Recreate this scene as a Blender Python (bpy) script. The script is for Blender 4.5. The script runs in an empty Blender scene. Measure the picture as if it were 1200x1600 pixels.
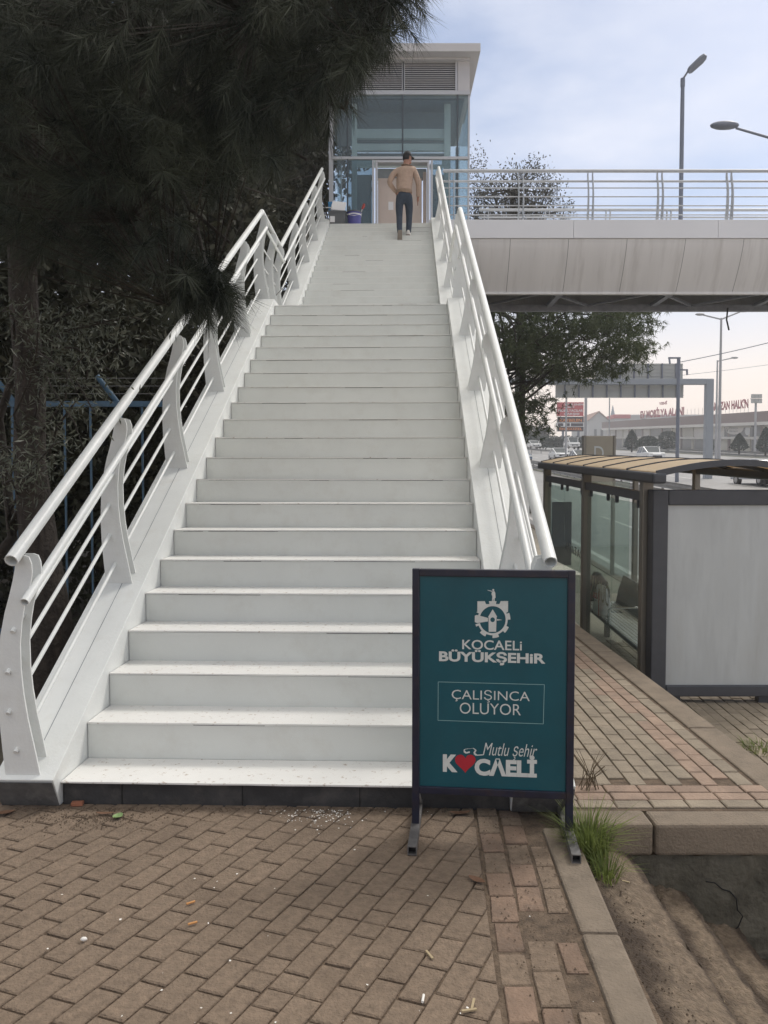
import bpy, bmesh, math, random
import numpy as np
from math import radians as R, sin, cos, tan, pi, atan2, sqrt
from mathutils import Vector, Matrix, Euler

random.seed(7); rng = np.random.default_rng(11)
sc = bpy.context.scene
col = sc.collection

# ------------------------------------------------------------------ camera, world, sun, exposure
F, TH, EYE = 1200.0, R(2.3), 1.545          # focal length in photo pixels, downward tilt, eye height
cam_d = bpy.data.cameras.new('camera'); cam = bpy.data.objects.new('camera', cam_d); col.objects.link(cam)
cam.location = (0, 0, EYE); cam.rotation_euler = (R(90) - TH, 0, 0)
cam_d.sensor_fit = 'VERTICAL'; cam_d.sensor_height = 24; cam_d.lens = 24 * F / 1600
cam_d.clip_start = .05; cam_d.clip_end = 6000
sc.camera = cam

SUN_AZ, SUN_EL = R(48), R(50)               # azimuth clockwise from +Y
wd = bpy.data.worlds.new('World'); sc.world = wd; wd.use_nodes = True
nt = wd.node_tree; nt.nodes.clear()
out = nt.nodes.new('ShaderNodeOutputWorld'); bg = nt.nodes.new('ShaderNodeBackground')
sky = nt.nodes.new('ShaderNodeTexSky'); sky.sky_type = 'NISHITA'; sky.sun_disc = False
sky.sun_elevation = SUN_EL; sky.sun_rotation = SUN_AZ
sky.air_density = 1.0; sky.dust_density = 1.6; sky.ozone_density = 1.5
tc = nt.nodes.new('ShaderNodeTexCoord'); mp = nt.nodes.new('ShaderNodeMapping')
mp.inputs['Scale'].default_value = (1.0, 1.0, 2.6)
nz = nt.nodes.new('ShaderNodeTexNoise'); nz.inputs['Scale'].default_value = 2.3
nz.inputs['Detail'].default_value = 7; nz.inputs['Roughness'].default_value = .55
mp.inputs['Location'].default_value = (.35, .1, .2)
cr = nt.nodes.new('ShaderNodeValToRGB')
cr.color_ramp.elements[0].position = .47; cr.color_ramp.elements[0].color = (.08, .08, .08, 1)
cr.color_ramp.elements[1].position = .76; cr.color_ramp.elements[1].color = (1, 1, 1, 1)
# cloud veil thickens towards the horizon
sx = nt.nodes.new('ShaderNodeSeparateXYZ')
hr = nt.nodes.new('ShaderNodeValToRGB')
while len(hr.color_ramp.elements) < 4: hr.color_ramp.elements.new(.5)
for e, (p_, c_) in zip(hr.color_ramp.elements, ((.10, 1), (.34, 0), (.53, 0), (.75, .9))):
    e.position = p_; e.color = (c_, c_, c_, 1)
mx = nt.nodes.new('ShaderNodeMath'); mx.operation = 'MAXIMUM'
hc = nt.nodes.new('ShaderNodeValToRGB')
while len(hc.color_ramp.elements) < 5: hc.color_ramp.elements.new(.5)
for e, (p_, c_) in zip(hc.color_ramp.elements, ((.0, (9.8, 8.4, 7.2)), (.13, (9.3, 8.3, 7.6)), (.30, (6.9, 7.2, 8.3)), (.52, (7.2, 7.4, 8.2)), (.74, (12.5, 11.8, 10.6)))):  # top stop: extra-bright cloud added overhead, out of view, to light the ground
    e.position = p_; e.color = c_ + (1,)
mixs = nt.nodes.new('ShaderNodeMixRGB')
L = nt.links.new
L(tc.outputs['Generated'], mp.inputs['Vector']); L(mp.outputs['Vector'], nz.inputs['Vector'])
L(nz.outputs['Fac'], cr.inputs['Fac']); L(tc.outputs['Generated'], sx.inputs[0])
L(sx.outputs['Z'], hr.inputs['Fac']); L(sx.outputs['Z'], hc.inputs['Fac'])
L(cr.outputs['Color'], mx.inputs[0]); L(hr.outputs['Color'], mx.inputs[1])
L(mx.outputs[0], mixs.inputs['Fac']); L(sky.outputs['Color'], mixs.inputs[1]); L(hc.outputs['Color'], mixs.inputs[2])
L(mixs.outputs['Color'], bg.inputs['Color']); bg.inputs['Strength'].default_value = .112
L(bg.outputs['Background'], out.inputs['Surface'])

sl = bpy.data.lights.new('sun', 'SUN'); sl.energy = 1.5; sl.angle = R(14); sl.color = (1, .95, .88)
so = bpy.data.objects.new('sun', sl); col.objects.link(so)
sd = Vector((sin(SUN_AZ) * cos(SUN_EL), cos(SUN_AZ) * cos(SUN_EL), sin(SUN_EL)))
so.rotation_euler = sd.to_track_quat('Z', 'Y').to_euler(); so.location = (20, 30, 40)

vs = sc.view_settings
vs.view_transform = 'Standard'; vs.look = 'None'; vs.gamma = 1; vs.use_curve_mapping = False
vs.exposure = .20
sc.render.engine = 'CYCLES'
cy = sc.cycles
cy.max_bounces = 8; cy.diffuse_bounces = 3; cy.glossy_bounces = 3; cy.transmission_bounces = 6
cy.transparent_max_bounces = 12; cy.volume_bounces = 0; cy.use_denoising = True
cy.caustics_reflective = False; cy.caustics_refractive = False

# ------------------------------------------------------------------ helpers
def at(px, py, Y):
    """point at depth Y seen at pixel (px, py) of the 1200x1600 photograph"""
    xc = (px - 600) / F; yc = -(py - 800) / F
    r = (xc, cos(TH) + yc * sin(TH), -sin(TH) + yc * cos(TH)); t = Y / r[1]
    return Vector((r[0] * t, Y, r[2] * t + EYE))

def onz(px, py, z=0.):
    xc = (px - 600) / F; yc = -(py - 800) / F
    r = (xc, cos(TH) + yc * sin(TH), -sin(TH) + yc * cos(TH)); t = (z - EYE) / r[2]
    return Vector((r[0] * t, r[1] * t, z))

class MB:
    def __init__(s): s.v = []; s.f = []; s.sm = []
    def add(s, vs_, fs, smooth=False):
        b = len(s.v); s.v += [tuple(p) for p in vs_]
        for f in fs: s.f.append(tuple(b + i for i in f)); s.sm.append(smooth)
        return s
    def box(s, c, d, rot=None):
        hx, hy, hz = d[0] / 2, d[1] / 2, d[2] / 2
        P = [Vector((x, y, z)) for x in (-hx, hx) for y in (-hy, hy) for z in (-hz, hz)]
        if rot is not None: P = [rot @ p for p in P]
        P = [p + Vector(c) for p in P]
        return s.add(P, [(0, 1, 3, 2), (4, 6, 7, 5), (0, 4, 5, 1), (2, 3, 7, 6), (0, 2, 6, 4), (1, 5, 7, 3)])
    def bx(s, x0, x1, y0, y1, z0, z1):
        return s.box(((x0 + x1) / 2, (y0 + y1) / 2, (z0 + z1) / 2), (x1 - x0, y1 - y0, z1 - z0))
    def bar(s, a, b, w, h, up=(0, 0, 1)):
        a = Vector(a); b = Vector(b); d = (b - a); Ln = d.length; d.normalize()
        up = Vector(up); sd_ = d.cross(up)
        if sd_.length < 1e-4: sd_ = d.cross(Vector((1, 0, 0)))
        sd_.normalize(); u = sd_.cross(d)
        M = Matrix((sd_, d, u)).transposed()
        return s.box((a + b) / 2, (w, Ln, h), M)
    def tube(s, pts, r, n=12, caps=True, hollow=0.):
        pts = [Vector(p) for p in pts]; rs = r if isinstance(r, (list, tuple)) else [r] * len(pts)
        rings = []; prev = None; b0 = len(s.v)
        for i, p in enumerate(pts):
            if i == 0: t = pts[1] - p
            elif i == len(pts) - 1: t = p - pts[i - 1]
            else: t = (pts[i + 1] - p).normalized() + (p - pts[i - 1]).normalized()
            t.normalize()
            if prev is None:
                a = Vector((0, 0, 1)) if abs(t.z) < .9 else Vector((1, 0, 0))
                u = t.cross(a).normalized()
            else:
                u = (prev - t * prev.dot(t)).normalized()
            prev = u; w = t.cross(u)
            rings.append([p + (u * cos(2 * pi * k / n) + w * sin(2 * pi * k / n)) * rs[i] for k in range(n)])
        V = [q for g in rings for q in g]; Fc = []
        for i in range(len(pts) - 1):
            for k in range(n):
                Fc.append((i * n + k, i * n + (k + 1) % n, (i + 1) * n + (k + 1) % n, (i + 1) * n + k))
        s.add(V, Fc, True)
        if hollow:
            for e, d in ((0, 1), (len(pts) - 1, -1)):
                dirv = (pts[e + d] - pts[e]).normalized(); g = rings[e]
                inner = [pts[e] + (q - pts[e]) * .82 for q in g]; deep = [q + dirv * hollow for q in inner]
                V = g + inner + deep
                s.add(V, [(k, (k + 1) % n, n + (k + 1) % n, n + k) for k in range(n)])
                s.add(inner + deep, [(k, (k + 1) % n, n + (k + 1) % n, n + k) for k in range(n)], True)
                s.add(deep, [tuple(range(n))])
        elif caps:
            s.add(rings[0], [tuple(range(n))[::-1]]); s.add(rings[-1], [tuple(range(n))])
        return s
    def prism(s, poly, o, u, v, t):
        """polygon in (u,v) extruded by vector t from origin o"""
        o = Vector(o); u = Vector(u); v = Vector(v); t = Vector(t); n = len(poly)
        A = [o + u * p[0] + v * p[1] for p in poly]; B = [p + t for p in A]
        return s.add(A + B, [tuple(range(n))[::-1], tuple(range(n, 2 * n))] + [(i, (i + 1) % n, n + (i + 1) % n, n + i) for i in range(n)])
    def ball(s, c, r, n=10, m=7, sq=(1, 1, 1)):
        V = []; Fc = []
        for j in range(m + 1):
            a = pi * j / m
            for k in range(n):
                b = 2 * pi * k / n
                V.append((c[0] + r * sq[0] * sin(a) * cos(b), c[1] + r * sq[1] * sin(a) * sin(b), c[2] + r * sq[2] * cos(a)))
        for j in range(m):
            for k in range(n): Fc.append((j * n + k, j * n + (k + 1) % n, (j + 1) * n + (k + 1) % n, (j + 1) * n + k))
        return s.add(V, Fc, True)
    def build(s, name, mat, parent=None, bevel=0., fix=True):
        me = bpy.data.meshes.new(name); me.from_pydata(s.v, [], s.f); me.update()
        me.polygons.foreach_set('use_smooth', s.sm)
        if fix:
            bm = bmesh.new(); bm.from_mesh(me); bmesh.ops.recalc_face_normals(bm, faces=bm.faces); bm.to_mesh(me); bm.free()
        if mat is not None: me.materials.append(mat)
        o = bpy.data.objects.new(name, me); col.objects.link(o)
        if parent is not None: o.parent = parent
        if bevel:
            m = o.modifiers.new('bevel', 'BEVEL'); m.width = bevel; m.segments = 2; m.limit_method = 'ANGLE'; m.angle_limit = R(40)
            m.harden_normals = False
        return o

def tag(o, label, cat, group=None, kind=None):
    if label: o['label'] = label
    if cat: o['category'] = cat
    if group: o['group'] = group
    if kind: o['kind'] = kind
    return o
def thing(name, label, cat, loc=(0, 0, 0), rotz=0, group=None):
    o = bpy.data.objects.new(name, None); col.objects.link(o); o.empty_display_size = .1
    o.location = loc; o.rotation_euler = (0, 0, rotz)
    return tag(o, label, cat, group)
def pivot(name, parent):
    o = bpy.data.objects.new(name, None); col.objects.link(o); o.parent = parent; return o
def struct(o): o['kind'] = 'structure'; return o
def kids(o): return [c for c in bpy.data.objects if c.parent == o]
def dup(root, loc, rotz=None, label=None, group=None):
    tree = {}
    for c in bpy.data.objects:
        if c.parent: tree.setdefault(c.parent, []).append(c)
    def rec(o, p):
        c = o.copy(); col.objects.link(c)
        if p is not None: c.parent = p
        for ch in tree.get(o, []): rec(ch, c)
        return c
    r = rec(root, None); r.location = loc
    if rotz is not None: r.rotation_euler = (0, 0, rotz)
    if label: r['label'] = label
    if group: r['group'] = group
    return r

def npmesh(name, V, nper, mat, parent=None, attr=None):
    """V: (n*nper,3) array of separate faces with nper corners each"""
    V = np.asarray(V, dtype=np.float32).reshape(-1, 3); n = len(V) // nper
    me = bpy.data.meshes.new(name)
    me.vertices.add(len(V)); me.vertices.foreach_set('co', V.ravel())
    me.loops.add(len(V)); me.loops.foreach_set('vertex_index', np.arange(len(V), dtype=np.int32))
    me.polygons.add(n); me.polygons.foreach_set('loop_start', np.arange(0, len(V), nper, dtype=np.int32))
    me.update(calc_edges=True)
    me.materials.append(mat)
    o = bpy.data.objects.new(name, me); col.objects.link(o)
    if parent is not None: o.parent = parent
    return o

# ------------------------------------------------------------------ materials
def mat(name, c, rough=.6, metal=0., var=.0, scale=8., bump=0., bscale=40., dirt=None, dirt_scale=3., dirt_amt=.5, isl=0., spec=.5, coord='Object', stretch=None, lo=.5, hi=.72):
    m = bpy.data.materials.new(name); m.use_nodes = True; n = m.node_tree.nodes; l = m.node_tree.links.new
    p = n['Principled BSDF']; p.inputs['Roughness'].default_value = rough; p.inputs['Metallic'].default_value = metal
    p.inputs['Specular IOR Level'].default_value = spec
    c = tuple(c) + (1,)
    p.inputs['Base Color'].default_value = c
    tcn = n.new('ShaderNodeTexCoord'); vec = tcn.outputs[coord]
    if stretch:
        mpn = n.new('ShaderNodeMapping'); mpn.inputs['Scale'].default_value = stretch; l(vec, mpn.inputs['Vector']); vec = mpn.outputs['Vector']
    cur = None
    if var:
        t = n.new('ShaderNodeTexNoise'); t.inputs['Scale'].default_value = scale; t.inputs['Detail'].default_value = 6; t.inputs['Roughness'].default_value = .6
        l(vec, t.inputs['Vector'])
        r = n.new('ShaderNodeValToRGB'); r.color_ramp.elements[0].position = .3; r.color_ramp.elements[1].position = .7
        r.color_ramp.elements[0].color = tuple(x * (1 - var) for x in c[:3]) + (1,); r.color_ramp.elements[1].color = tuple(min(1, x * (1 + var)) for x in c[:3]) + (1,)
        l(t.outputs['Fac'], r.inputs['Fac']); cur = r.outputs['Color']
    if isl:
        g = n.new('ShaderNodeNewGeometry'); mr = n.new('ShaderNodeMapRange')
        mr.inputs['To Min'].default_value = 1 - isl; mr.inputs['To Max'].default_value = 1 + isl
        l(g.outputs['Random Per Island'], mr.inputs['Value'])
        mu = n.new('ShaderNodeMixRGB'); mu.blend_type = 'MULTIPLY'; mu.inputs['Fac'].default_value = 1
        if cur is not None: l(cur, mu.inputs[1])
        else: mu.inputs[1].default_value = c
        l(mr.outputs[0], mu.inputs[2]); cur = mu.outputs['Color']
    if dirt is not None:
        t = n.new('ShaderNodeTexNoise'); t.inputs['Scale'].default_value = dirt_scale; t.inputs['Detail'].default_value = 10; t.inputs['Roughness'].default_value = .68
        l(vec, t.inputs['Vector'])
        r = n.new('ShaderNodeValToRGB'); r.color_ramp.elements[0].position = lo; r.color_ramp.elements[1].position = hi
        r.color_ramp.elements[0].color = (0, 0, 0, 1); r.color_ramp.elements[1].color = (dirt_amt,) * 3 + (1,)
        l(t.outputs['Fac'], r.inputs['Fac'])
        mu = n.new('ShaderNodeMixRGB'); l(r.outputs['Color'], mu.inputs['Fac'])
        if cur is not None: l(cur, mu.inputs[1])
        else: mu.inputs[1].default_value = c
        mu.inputs[2].default_value = tuple(dirt) + (1,); cur = mu.outputs['Color']
    if cur is not None: l(cur, p.inputs['Base Color'])
    if bump:
        t = n.new('ShaderNodeTexNoise'); t.inputs['Scale'].default_value = bscale; t.inputs['Detail'].default_value = 5
        l(tcn.outputs[coord], t.inputs['Vector'])
        b = n.new('ShaderNodeBump'); b.inputs['Strength'].default_value = bump; b.inputs['Distance'].default_value = .02
        l(t.outputs['Fac'], b.inputs['Height']); l(b.outputs['Normal'], p.inputs['Normal'])
    return m

def glass(name, tint=(.8, .9, .88), alpha=.7, rough=.03):
    """thin pane: tinted see-through with a mirror reflection that grows at grazing angles"""
    m = bpy.data.materials.new(name); m.use_nodes = True; n = m.node_tree.nodes; l = m.node_tree.links.new; n.clear()
    o = n.new('ShaderNodeOutputMaterial'); t = n.new('ShaderNodeBsdfTransparent'); t.inputs['Color'].default_value = tuple(tint) + (1,)
    g = n.new('ShaderNodeBsdfGlossy'); g.inputs['Roughness'].default_value = rough; g.inputs['Color'].default_value = (.9, .95, .95, 1)
    d = n.new('ShaderNodeBsdfDiffuse'); d.inputs['Color'].default_value = tuple(x * .6 for x in tint) + (1,)
    lw = n.new('ShaderNodeLayerWeight'); lw.inputs['Blend'].default_value = .5
    pw = n.new('ShaderNodeMath'); pw.operation = 'POWER'; pw.inputs[1].default_value = 4.5; l(lw.outputs['Facing'], pw.inputs[0])
    fr = n.new('ShaderNodeMath'); fr.operation = 'MULTIPLY_ADD'; fr.inputs[1].default_value = .5; fr.inputs[2].default_value = .03; l(pw.outputs[0], fr.inputs[0])
    a = n.new('ShaderNodeMixShader'); a.inputs['Fac'].default_value = 1 - alpha; l(t.outputs[0], a.inputs[1]); l(d.outputs[0], a.inputs[2])
    b = n.new('ShaderNodeMixShader'); l(fr.outputs[0], b.inputs['Fac']); l(a.outputs[0], b.inputs[1]); l(g.outputs[0], b.inputs[2])
    l(b.outputs[0], o.inputs['Surface']); return m

def leafmat(name, c, c2, trans=.25, rough=.6, clump=3.5):
    m = bpy.data.materials.new(name); m.use_nodes = True; n = m.node_tree.nodes; l = m.node_tree.links.new
    p = n['Principled BSDF']; p.inputs['Roughness'].default_value = rough; p.inputs['Specular IOR Level'].default_value = .25
    g = n.new('ShaderNodeNewGeometry'); r = n.new('ShaderNodeValToRGB')
    r.color_ramp.elements[0].color = tuple(c) + (1,); r.color_ramp.elements[1].color = tuple(c2) + (1,)
    tcn = n.new('ShaderNodeTexCoord'); nz_ = n.new('ShaderNodeTexNoise'); nz_.inputs['Scale'].default_value = clump; nz_.inputs['Detail'].default_value = 3
    l(tcn.outputs['Object'], nz_.inputs['Vector']); mr = n.new('ShaderNodeMapRange'); mr.inputs['From Min'].default_value = .36; mr.inputs['From Max'].default_value = .66
    l(nz_.outputs['Fac'], mr.inputs['Value']); mm = n.new('ShaderNodeMath'); mm.operation = 'MULTIPLY_ADD'; mm.inputs[1].default_value = .38; l(g.outputs['Random Per Island'], mm.inputs[0])
    ms = n.new('ShaderNodeMath'); ms.operation = 'MULTIPLY'; ms.inputs[1].default_value = .62; l(mr.outputs[0], ms.inputs[0]); l(ms.outputs[0], mm.inputs[2])
    l(mm.outputs[0], r.inputs['Fac']); l(r.outputs['Color'], p.inputs['Base Color'])
    tr = n.new('ShaderNodeBsdfTranslucent'); l(r.outputs['Color'], tr.inputs['Color'])
    mx_ = n.new('ShaderNodeMixShader'); mx_.inputs['Fac'].default_value = trans
    l(p.outputs[0], mx_.inputs[1]); l(tr.outputs[0], mx_.inputs[2]); l(mx_.outputs[0], n['Material Output'].inputs['Surface'])
    return m

M = {}
M['white'] = mat('white_paint', (.75, .77, .755), .42, var=.05, scale=3, bump=.08, bscale=60, dirt=(.50, .46, .38), dirt_scale=7, dirt_amt=.22, lo=.52, hi=.75)
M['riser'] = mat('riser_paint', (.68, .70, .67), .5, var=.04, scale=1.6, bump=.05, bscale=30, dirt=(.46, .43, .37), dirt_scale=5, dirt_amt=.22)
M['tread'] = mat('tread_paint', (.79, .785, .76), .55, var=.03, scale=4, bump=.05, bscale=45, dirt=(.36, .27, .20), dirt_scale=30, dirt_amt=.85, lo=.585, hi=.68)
M['dark_base'] = mat('dark_base', (.035, .035, .037), .7, var=.3, scale=8, bump=.2, dirt=(.12, .11, .10), dirt_scale=9, dirt_amt=.5)
M['dirty_grey'] = mat('dirty_grey', (.10, .10, .10), .8, var=.4, scale=9, dirt=(.3, .3, .3), dirt_scale=11, dirt_amt=.5)
M['bridge'] = mat('bridge_panel', (.74, .73, .72), .5, var=.05, scale=1.2, dirt=(.46, .44, .42), dirt_scale=2.0, dirt_amt=.55, stretch=(2.2, .3, .18))
M['bridge_top'] = mat('bridge_fascia', (.74, .75, .78), .45, var=.03, scale=.9)
M['bridge_rail'] = mat('bridge_rail', (.52, .54, .57), .4, var=.05)
M['bracing'] = mat('bracing_steel', (.06, .065, .08), .6, var=.2)
M['bracing_lt'] = mat('bracing_light', (.24, .25, .28), .6, var=.2)
M['alu'] = mat('tower_cladding', (.55, .54, .55), .38, metal=.0, var=.04, scale=1.5)
M['alu_frame'] = mat('aluminium_frame', (.50, .50, .51), .35, metal=.3)
M['dark_frame'] = mat('dark_frame', (.06, .075, .09), .4)
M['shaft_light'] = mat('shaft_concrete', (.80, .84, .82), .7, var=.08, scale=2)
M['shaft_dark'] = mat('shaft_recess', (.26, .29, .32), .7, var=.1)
M['glass_tower'] = glass('tower_glass', (.80, .87, .89), .90)
M['glass_dark'] = glass('tower_glass_low', (.58, .68, .72), .82)
M['glass_clear'] = glass('shelter_glass', (.86, .92, .90), .90)
M['door'] = mat('door_cream', (.60, .50, .44), .5, var=.03)
M['lamp'] = mat('lamp_grey', (.17, .19, .24), .45, var=.05)
M['lamp_far'] = mat('lamp_galv', (.35, .36, .38), .5)
M['paver'] = mat('paver', (.200, .148, .106), .9, var=.22, scale=34, bump=.55, bscale=95, dirt=(.122, .088, .062), dirt_scale=2.0, dirt_amt=.8, isl=.05)
M['paver_red'] = mat('paver_red', (.200, .136, .097), .85, var=.22, scale=8, bump=.5, bscale=70, dirt=(.10, .08, .065), dirt_scale=6, dirt_amt=.6, isl=.14)
M['paver_tan'] = mat('paver_tan', (.255, .212, .160), .85, var=.18, scale=7, bump=.4, bscale=70, dirt=(.12, .10, .08), dirt_scale=5, dirt_amt=.5, isl=.12)
M['paver_rose'] = mat('paver_rose', (.285, .205, .155), .85, var=.18, scale=7, bump=.4, bscale=70, dirt=(.14, .11, .09), dirt_scale=5, dirt_amt=.5, isl=.12)
M['soil'] = mat('joint_soil', (.130, .094, .066), .95, var=.4, scale=25, bump=.6, bscale=120)
M['kerb'] = mat('kerb_concrete', (.205, .165, .125), .9, var=.15, scale=6, bump=.4, bscale=90, dirt=(.10, .08, .06), dirt_scale=9, dirt_amt=.6)
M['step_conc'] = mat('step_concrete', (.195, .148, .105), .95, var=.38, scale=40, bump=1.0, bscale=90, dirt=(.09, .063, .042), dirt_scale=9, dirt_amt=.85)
M['wall_stain'] = mat('wall_stained', (.085, .078, .060), .95, var=.5, scale=3.5, bump=1.0, bscale=22, dirt=(.20, .185, .15), dirt_scale=3.0, dirt_amt=.8, lo=.48, hi=.70)
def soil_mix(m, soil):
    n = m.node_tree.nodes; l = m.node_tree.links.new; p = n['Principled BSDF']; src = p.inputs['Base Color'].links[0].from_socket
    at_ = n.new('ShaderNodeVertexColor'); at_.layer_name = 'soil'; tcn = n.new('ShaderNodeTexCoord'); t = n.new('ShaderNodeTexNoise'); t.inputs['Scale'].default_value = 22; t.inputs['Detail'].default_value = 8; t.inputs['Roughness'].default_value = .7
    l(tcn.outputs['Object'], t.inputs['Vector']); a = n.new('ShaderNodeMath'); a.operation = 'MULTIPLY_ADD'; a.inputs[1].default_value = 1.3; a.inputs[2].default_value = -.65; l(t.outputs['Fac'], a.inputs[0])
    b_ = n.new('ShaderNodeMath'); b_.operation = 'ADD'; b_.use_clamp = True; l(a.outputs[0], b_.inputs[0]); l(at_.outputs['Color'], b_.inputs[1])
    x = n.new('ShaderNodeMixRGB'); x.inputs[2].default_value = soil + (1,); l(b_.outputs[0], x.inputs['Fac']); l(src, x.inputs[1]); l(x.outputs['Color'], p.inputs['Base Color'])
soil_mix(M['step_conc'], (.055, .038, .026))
M['step_soil'] = mat('step_soil', (.085, .060, .040), .95, var=.4, scale=16, bump=1.0, bscale=55, dirt=(.15, .115, .08), dirt_scale=10, dirt_amt=.6)
M['wall_conc'] = mat('wall_concrete', (.135, .12, .10), .95, var=.3, scale=5, bump=.5, bscale=35, dirt=(.035, .04, .025), dirt_scale=4, dirt_amt=.85)
M['asphalt'] = mat('asphalt', (.27, .262, .25), .6, var=.12, scale=1.2, bump=.2, bscale=60, coord='Object')
M['marking'] = mat('road_marking', (.62, .60, .57), .7, var=.2, scale=5)
M['earth'] = mat('earth', (.07, .06, .045), .95, var=.4, scale=2, bump=.5, bscale=20)
M['verge'] = mat('verge', (.085, .085, .055), .95, var=.4, scale=.7)
M['lower_conc'] = mat('lower_concrete', (.38, .34, .275), .9, var=.15, scale=2, bump=.2, dirt=(.24, .21, .17), dirt_scale=1.5, dirt_amt=.6)
M['galv'] = mat('galvanised', (.20, .20, .20), .55, metal=.2, var=.25, scale=2)
M['shelter'] = mat('shelter_steel', (.060, .065, .078), .45, var=.1)
M['shelter_post'] = mat('shelter_post', (.20, .19, .17), .4, metal=.4)
M['tan_panel'] = mat('tan_panel', (.70, .58, .42), .55, var=.08, scale=3)
def translucent(m, f):
    n = m.node_tree.nodes; l = m.node_tree.links.new; p = n['Principled BSDF']; t = n.new('ShaderNodeBsdfTranslucent'); t.inputs['Color'].default_value = p.inputs['Base Color'].default_value
    x = n.new('ShaderNodeMixShader'); x.inputs['Fac'].default_value = f; l(p.outputs[0], x.inputs[1]); l(t.outputs[0], x.inputs[2]); l(x.outputs[0], n['Material Output'].inputs['Surface'])
translucent(M['tan_panel'], .45)
M['poster'] = mat('poster_frost', (.50, .53, .54), .35, var=.10, scale=3.2, stretch=(3, 3, .5), dirt=(.33, .34, .33), dirt_scale=1.6, dirt_amt=.6)
M['totem'] = mat('totem_tan', (.30, .275, .225), .5, var=.05)
M['sign_teal'] = mat('sign_teal', (.003, .072, .098), .35, var=.12, scale=4, dirt=(.02, .10, .125), dirt_scale=3, dirt_amt=.35)
M['sign_frame'] = mat('sign_frame', (.012, .014, .032), .35, var=.3, scale=12, dirt=(.06, .035, .02), dirt_scale=18, dirt_amt=.4)
M['sign_foot'] = mat('sign_foot', (.13, .125, .125), .5, metal=.3, var=.4, scale=14)
M['black'] = mat('black_void', (.006, .006, .007), .8)
M['ink'] = mat('sign_print', (.60, .62, .60), .6, var=.06, scale=30)
M['ink_thin'] = mat('sign_print_line', (.25, .42, .43), .6)
M['heart'] = mat('heart_red', (.40, .015, .03), .5)
M['bark'] = mat('bark', (.038, .030, .024), .95, var=.45, scale=9, bump=1.0, bscale=30, stretch=(3, 3, .5))
M['bark_dark'] = mat('bark_dark', (.035, .028, .022), .95, var=.4, scale=9, bump=.8, bscale=30)
M['needle'] = leafmat('pine_needle', (.006, .012, .010), (.082, .092, .062), .18)
M['olive'] = leafmat('olive_leaf', (.035, .042, .026), (.17, .18, .14), .15, .45)
M['shade_leaf'] = leafmat('shade_leaf', (.020, .025, .014), (.070, .066, .042), .2)
M['far_leaf'] = leafmat('far_leaf', (.035, .055, .025), (.115, .135, .06), .35)
M['grey_leaf'] = leafmat('grey_leaf', (.06, .065, .06), (.13, .13, .115), .3)
M['conifer'] = leafmat('conifer', (.018, .034, .026), (.04, .06, .04), .2)
M['grass'] = leafmat('grass_blade', (.09, .13, .03), (.26, .30, .09), .35)
M['dry'] = leafmat('dry_stem', (.10, .075, .05), (.22, .17, .11), .1)
M['fence_blue'] = mat('fence_blue', (.055, .12, .19), .5, var=.3, scale=6)
M['car_white'] = mat('car_white', (.72, .73, .74), .25)
M['car_blue'] = mat('car_blue', (.12, .17, .25), .3)
M['car_silver'] = mat('car_silver', (.45, .48, .52), .3, metal=.3)
M['car_glass'] = mat('car_glass', (.035, .05, .06), .12)
M['tyre'] = mat('tyre', (.018, .018, .018), .8)
M['rim'] = mat('rim', (.38, .38, .39), .35, metal=.6)
M['lampglass'] = mat('headlamp', (.75, .76, .74), .15)
M['chrome'] = mat('chrome', (.6, .6, .6), .2, metal=.9)
M['seat_metal'] = mat('seat_metal', (.80, .81, .80), .35, metal=.2, var=.1)
M['plastic_dark'] = mat('plastic_dark', (.05, .058, .06), .5)
M['bag_white'] = mat('bag_white', (.90, .88, .87), .5, var=.06, scale=8)
M['bag_red'] = mat('bag_red', (.55, .04, .045), .5)
M['gantry'] = mat('gantry_steel', (.30, .33, .37), .5)
M['panel_back'] = mat('panel_back', (.42, .43, .42), .6, var=.06, scale=.6)
M['mall_brown'] = mat('mall_brown', (.20, .145, .135), .7)
M['mall_white'] = mat('mall_white', (.62, .60, .56), .7, var=.08, scale=.15)
M['mall_cream'] = mat('mall_cream', (.52, .50, .43), .7, var=.08, scale=.15)
M['mall_dark'] = mat('mall_dark', (.10, .11, .12), .4)
M['red_sign'] = mat('red_sign', (.50, .07, .08), .6)
M['red_letter'] = mat('red_letter', (.36, .07, .085), .6)
M['led_black'] = mat('led_black', (.03, .025, .035), .6)
M['led_orange'] = mat('led_orange', (.75, .25, .05), .6)
M['house'] = mat('house_wall', (.50, .51, .50), .8, var=.05, scale=.3)
M['rooftile'] = mat('roof_tile', (.34, .20, .15), .8)
M['bucket_grey'] = mat('bucket_grey', (.11, .12, .13), .5)
M['bucket_blue'] = mat('bucket_blue', (.08, .08, .30), .4, var=.1)
M['paper'] = mat('paper', (.78, .78, .79), .7)
M['cyan'] = mat('carton_blue', (.04, .22, .45), .6)
M['tool_red'] = mat('tool_red', (.40, .05, .04), .5)
M['sweater'] = mat('sweater', (.44, .32, .25), .95, var=.10, scale=14, bump=1.0, bscale=16)
M['sweater_band'] = mat('sweater_band', (.30, .215, .155), .95, var=.1, scale=30)
M['jeans'] = mat('trousers', (.035, .05, .075), .9, var=.15, scale=20)
M['skin'] = mat('skin', (.34, .17, .115), .55)
M['hair'] = mat('cap_dark', (.012, .012, .014), .8)
M['shoe'] = mat('shoe_white', (.62, .60, .57), .6)
M['sole'] = mat('shoe_sole', (.22, .19, .16), .7)
M['leaf_green'] = mat('leaf_green', (.20, .30, .12), .6, var=.2, scale=40)
M['leaf_brown'] = mat('leaf_brown', (.16, .085, .05), .8, var=.2, scale=30)
M['butt'] = mat('butt_orange', (.55, .27, .10), .8)
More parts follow.
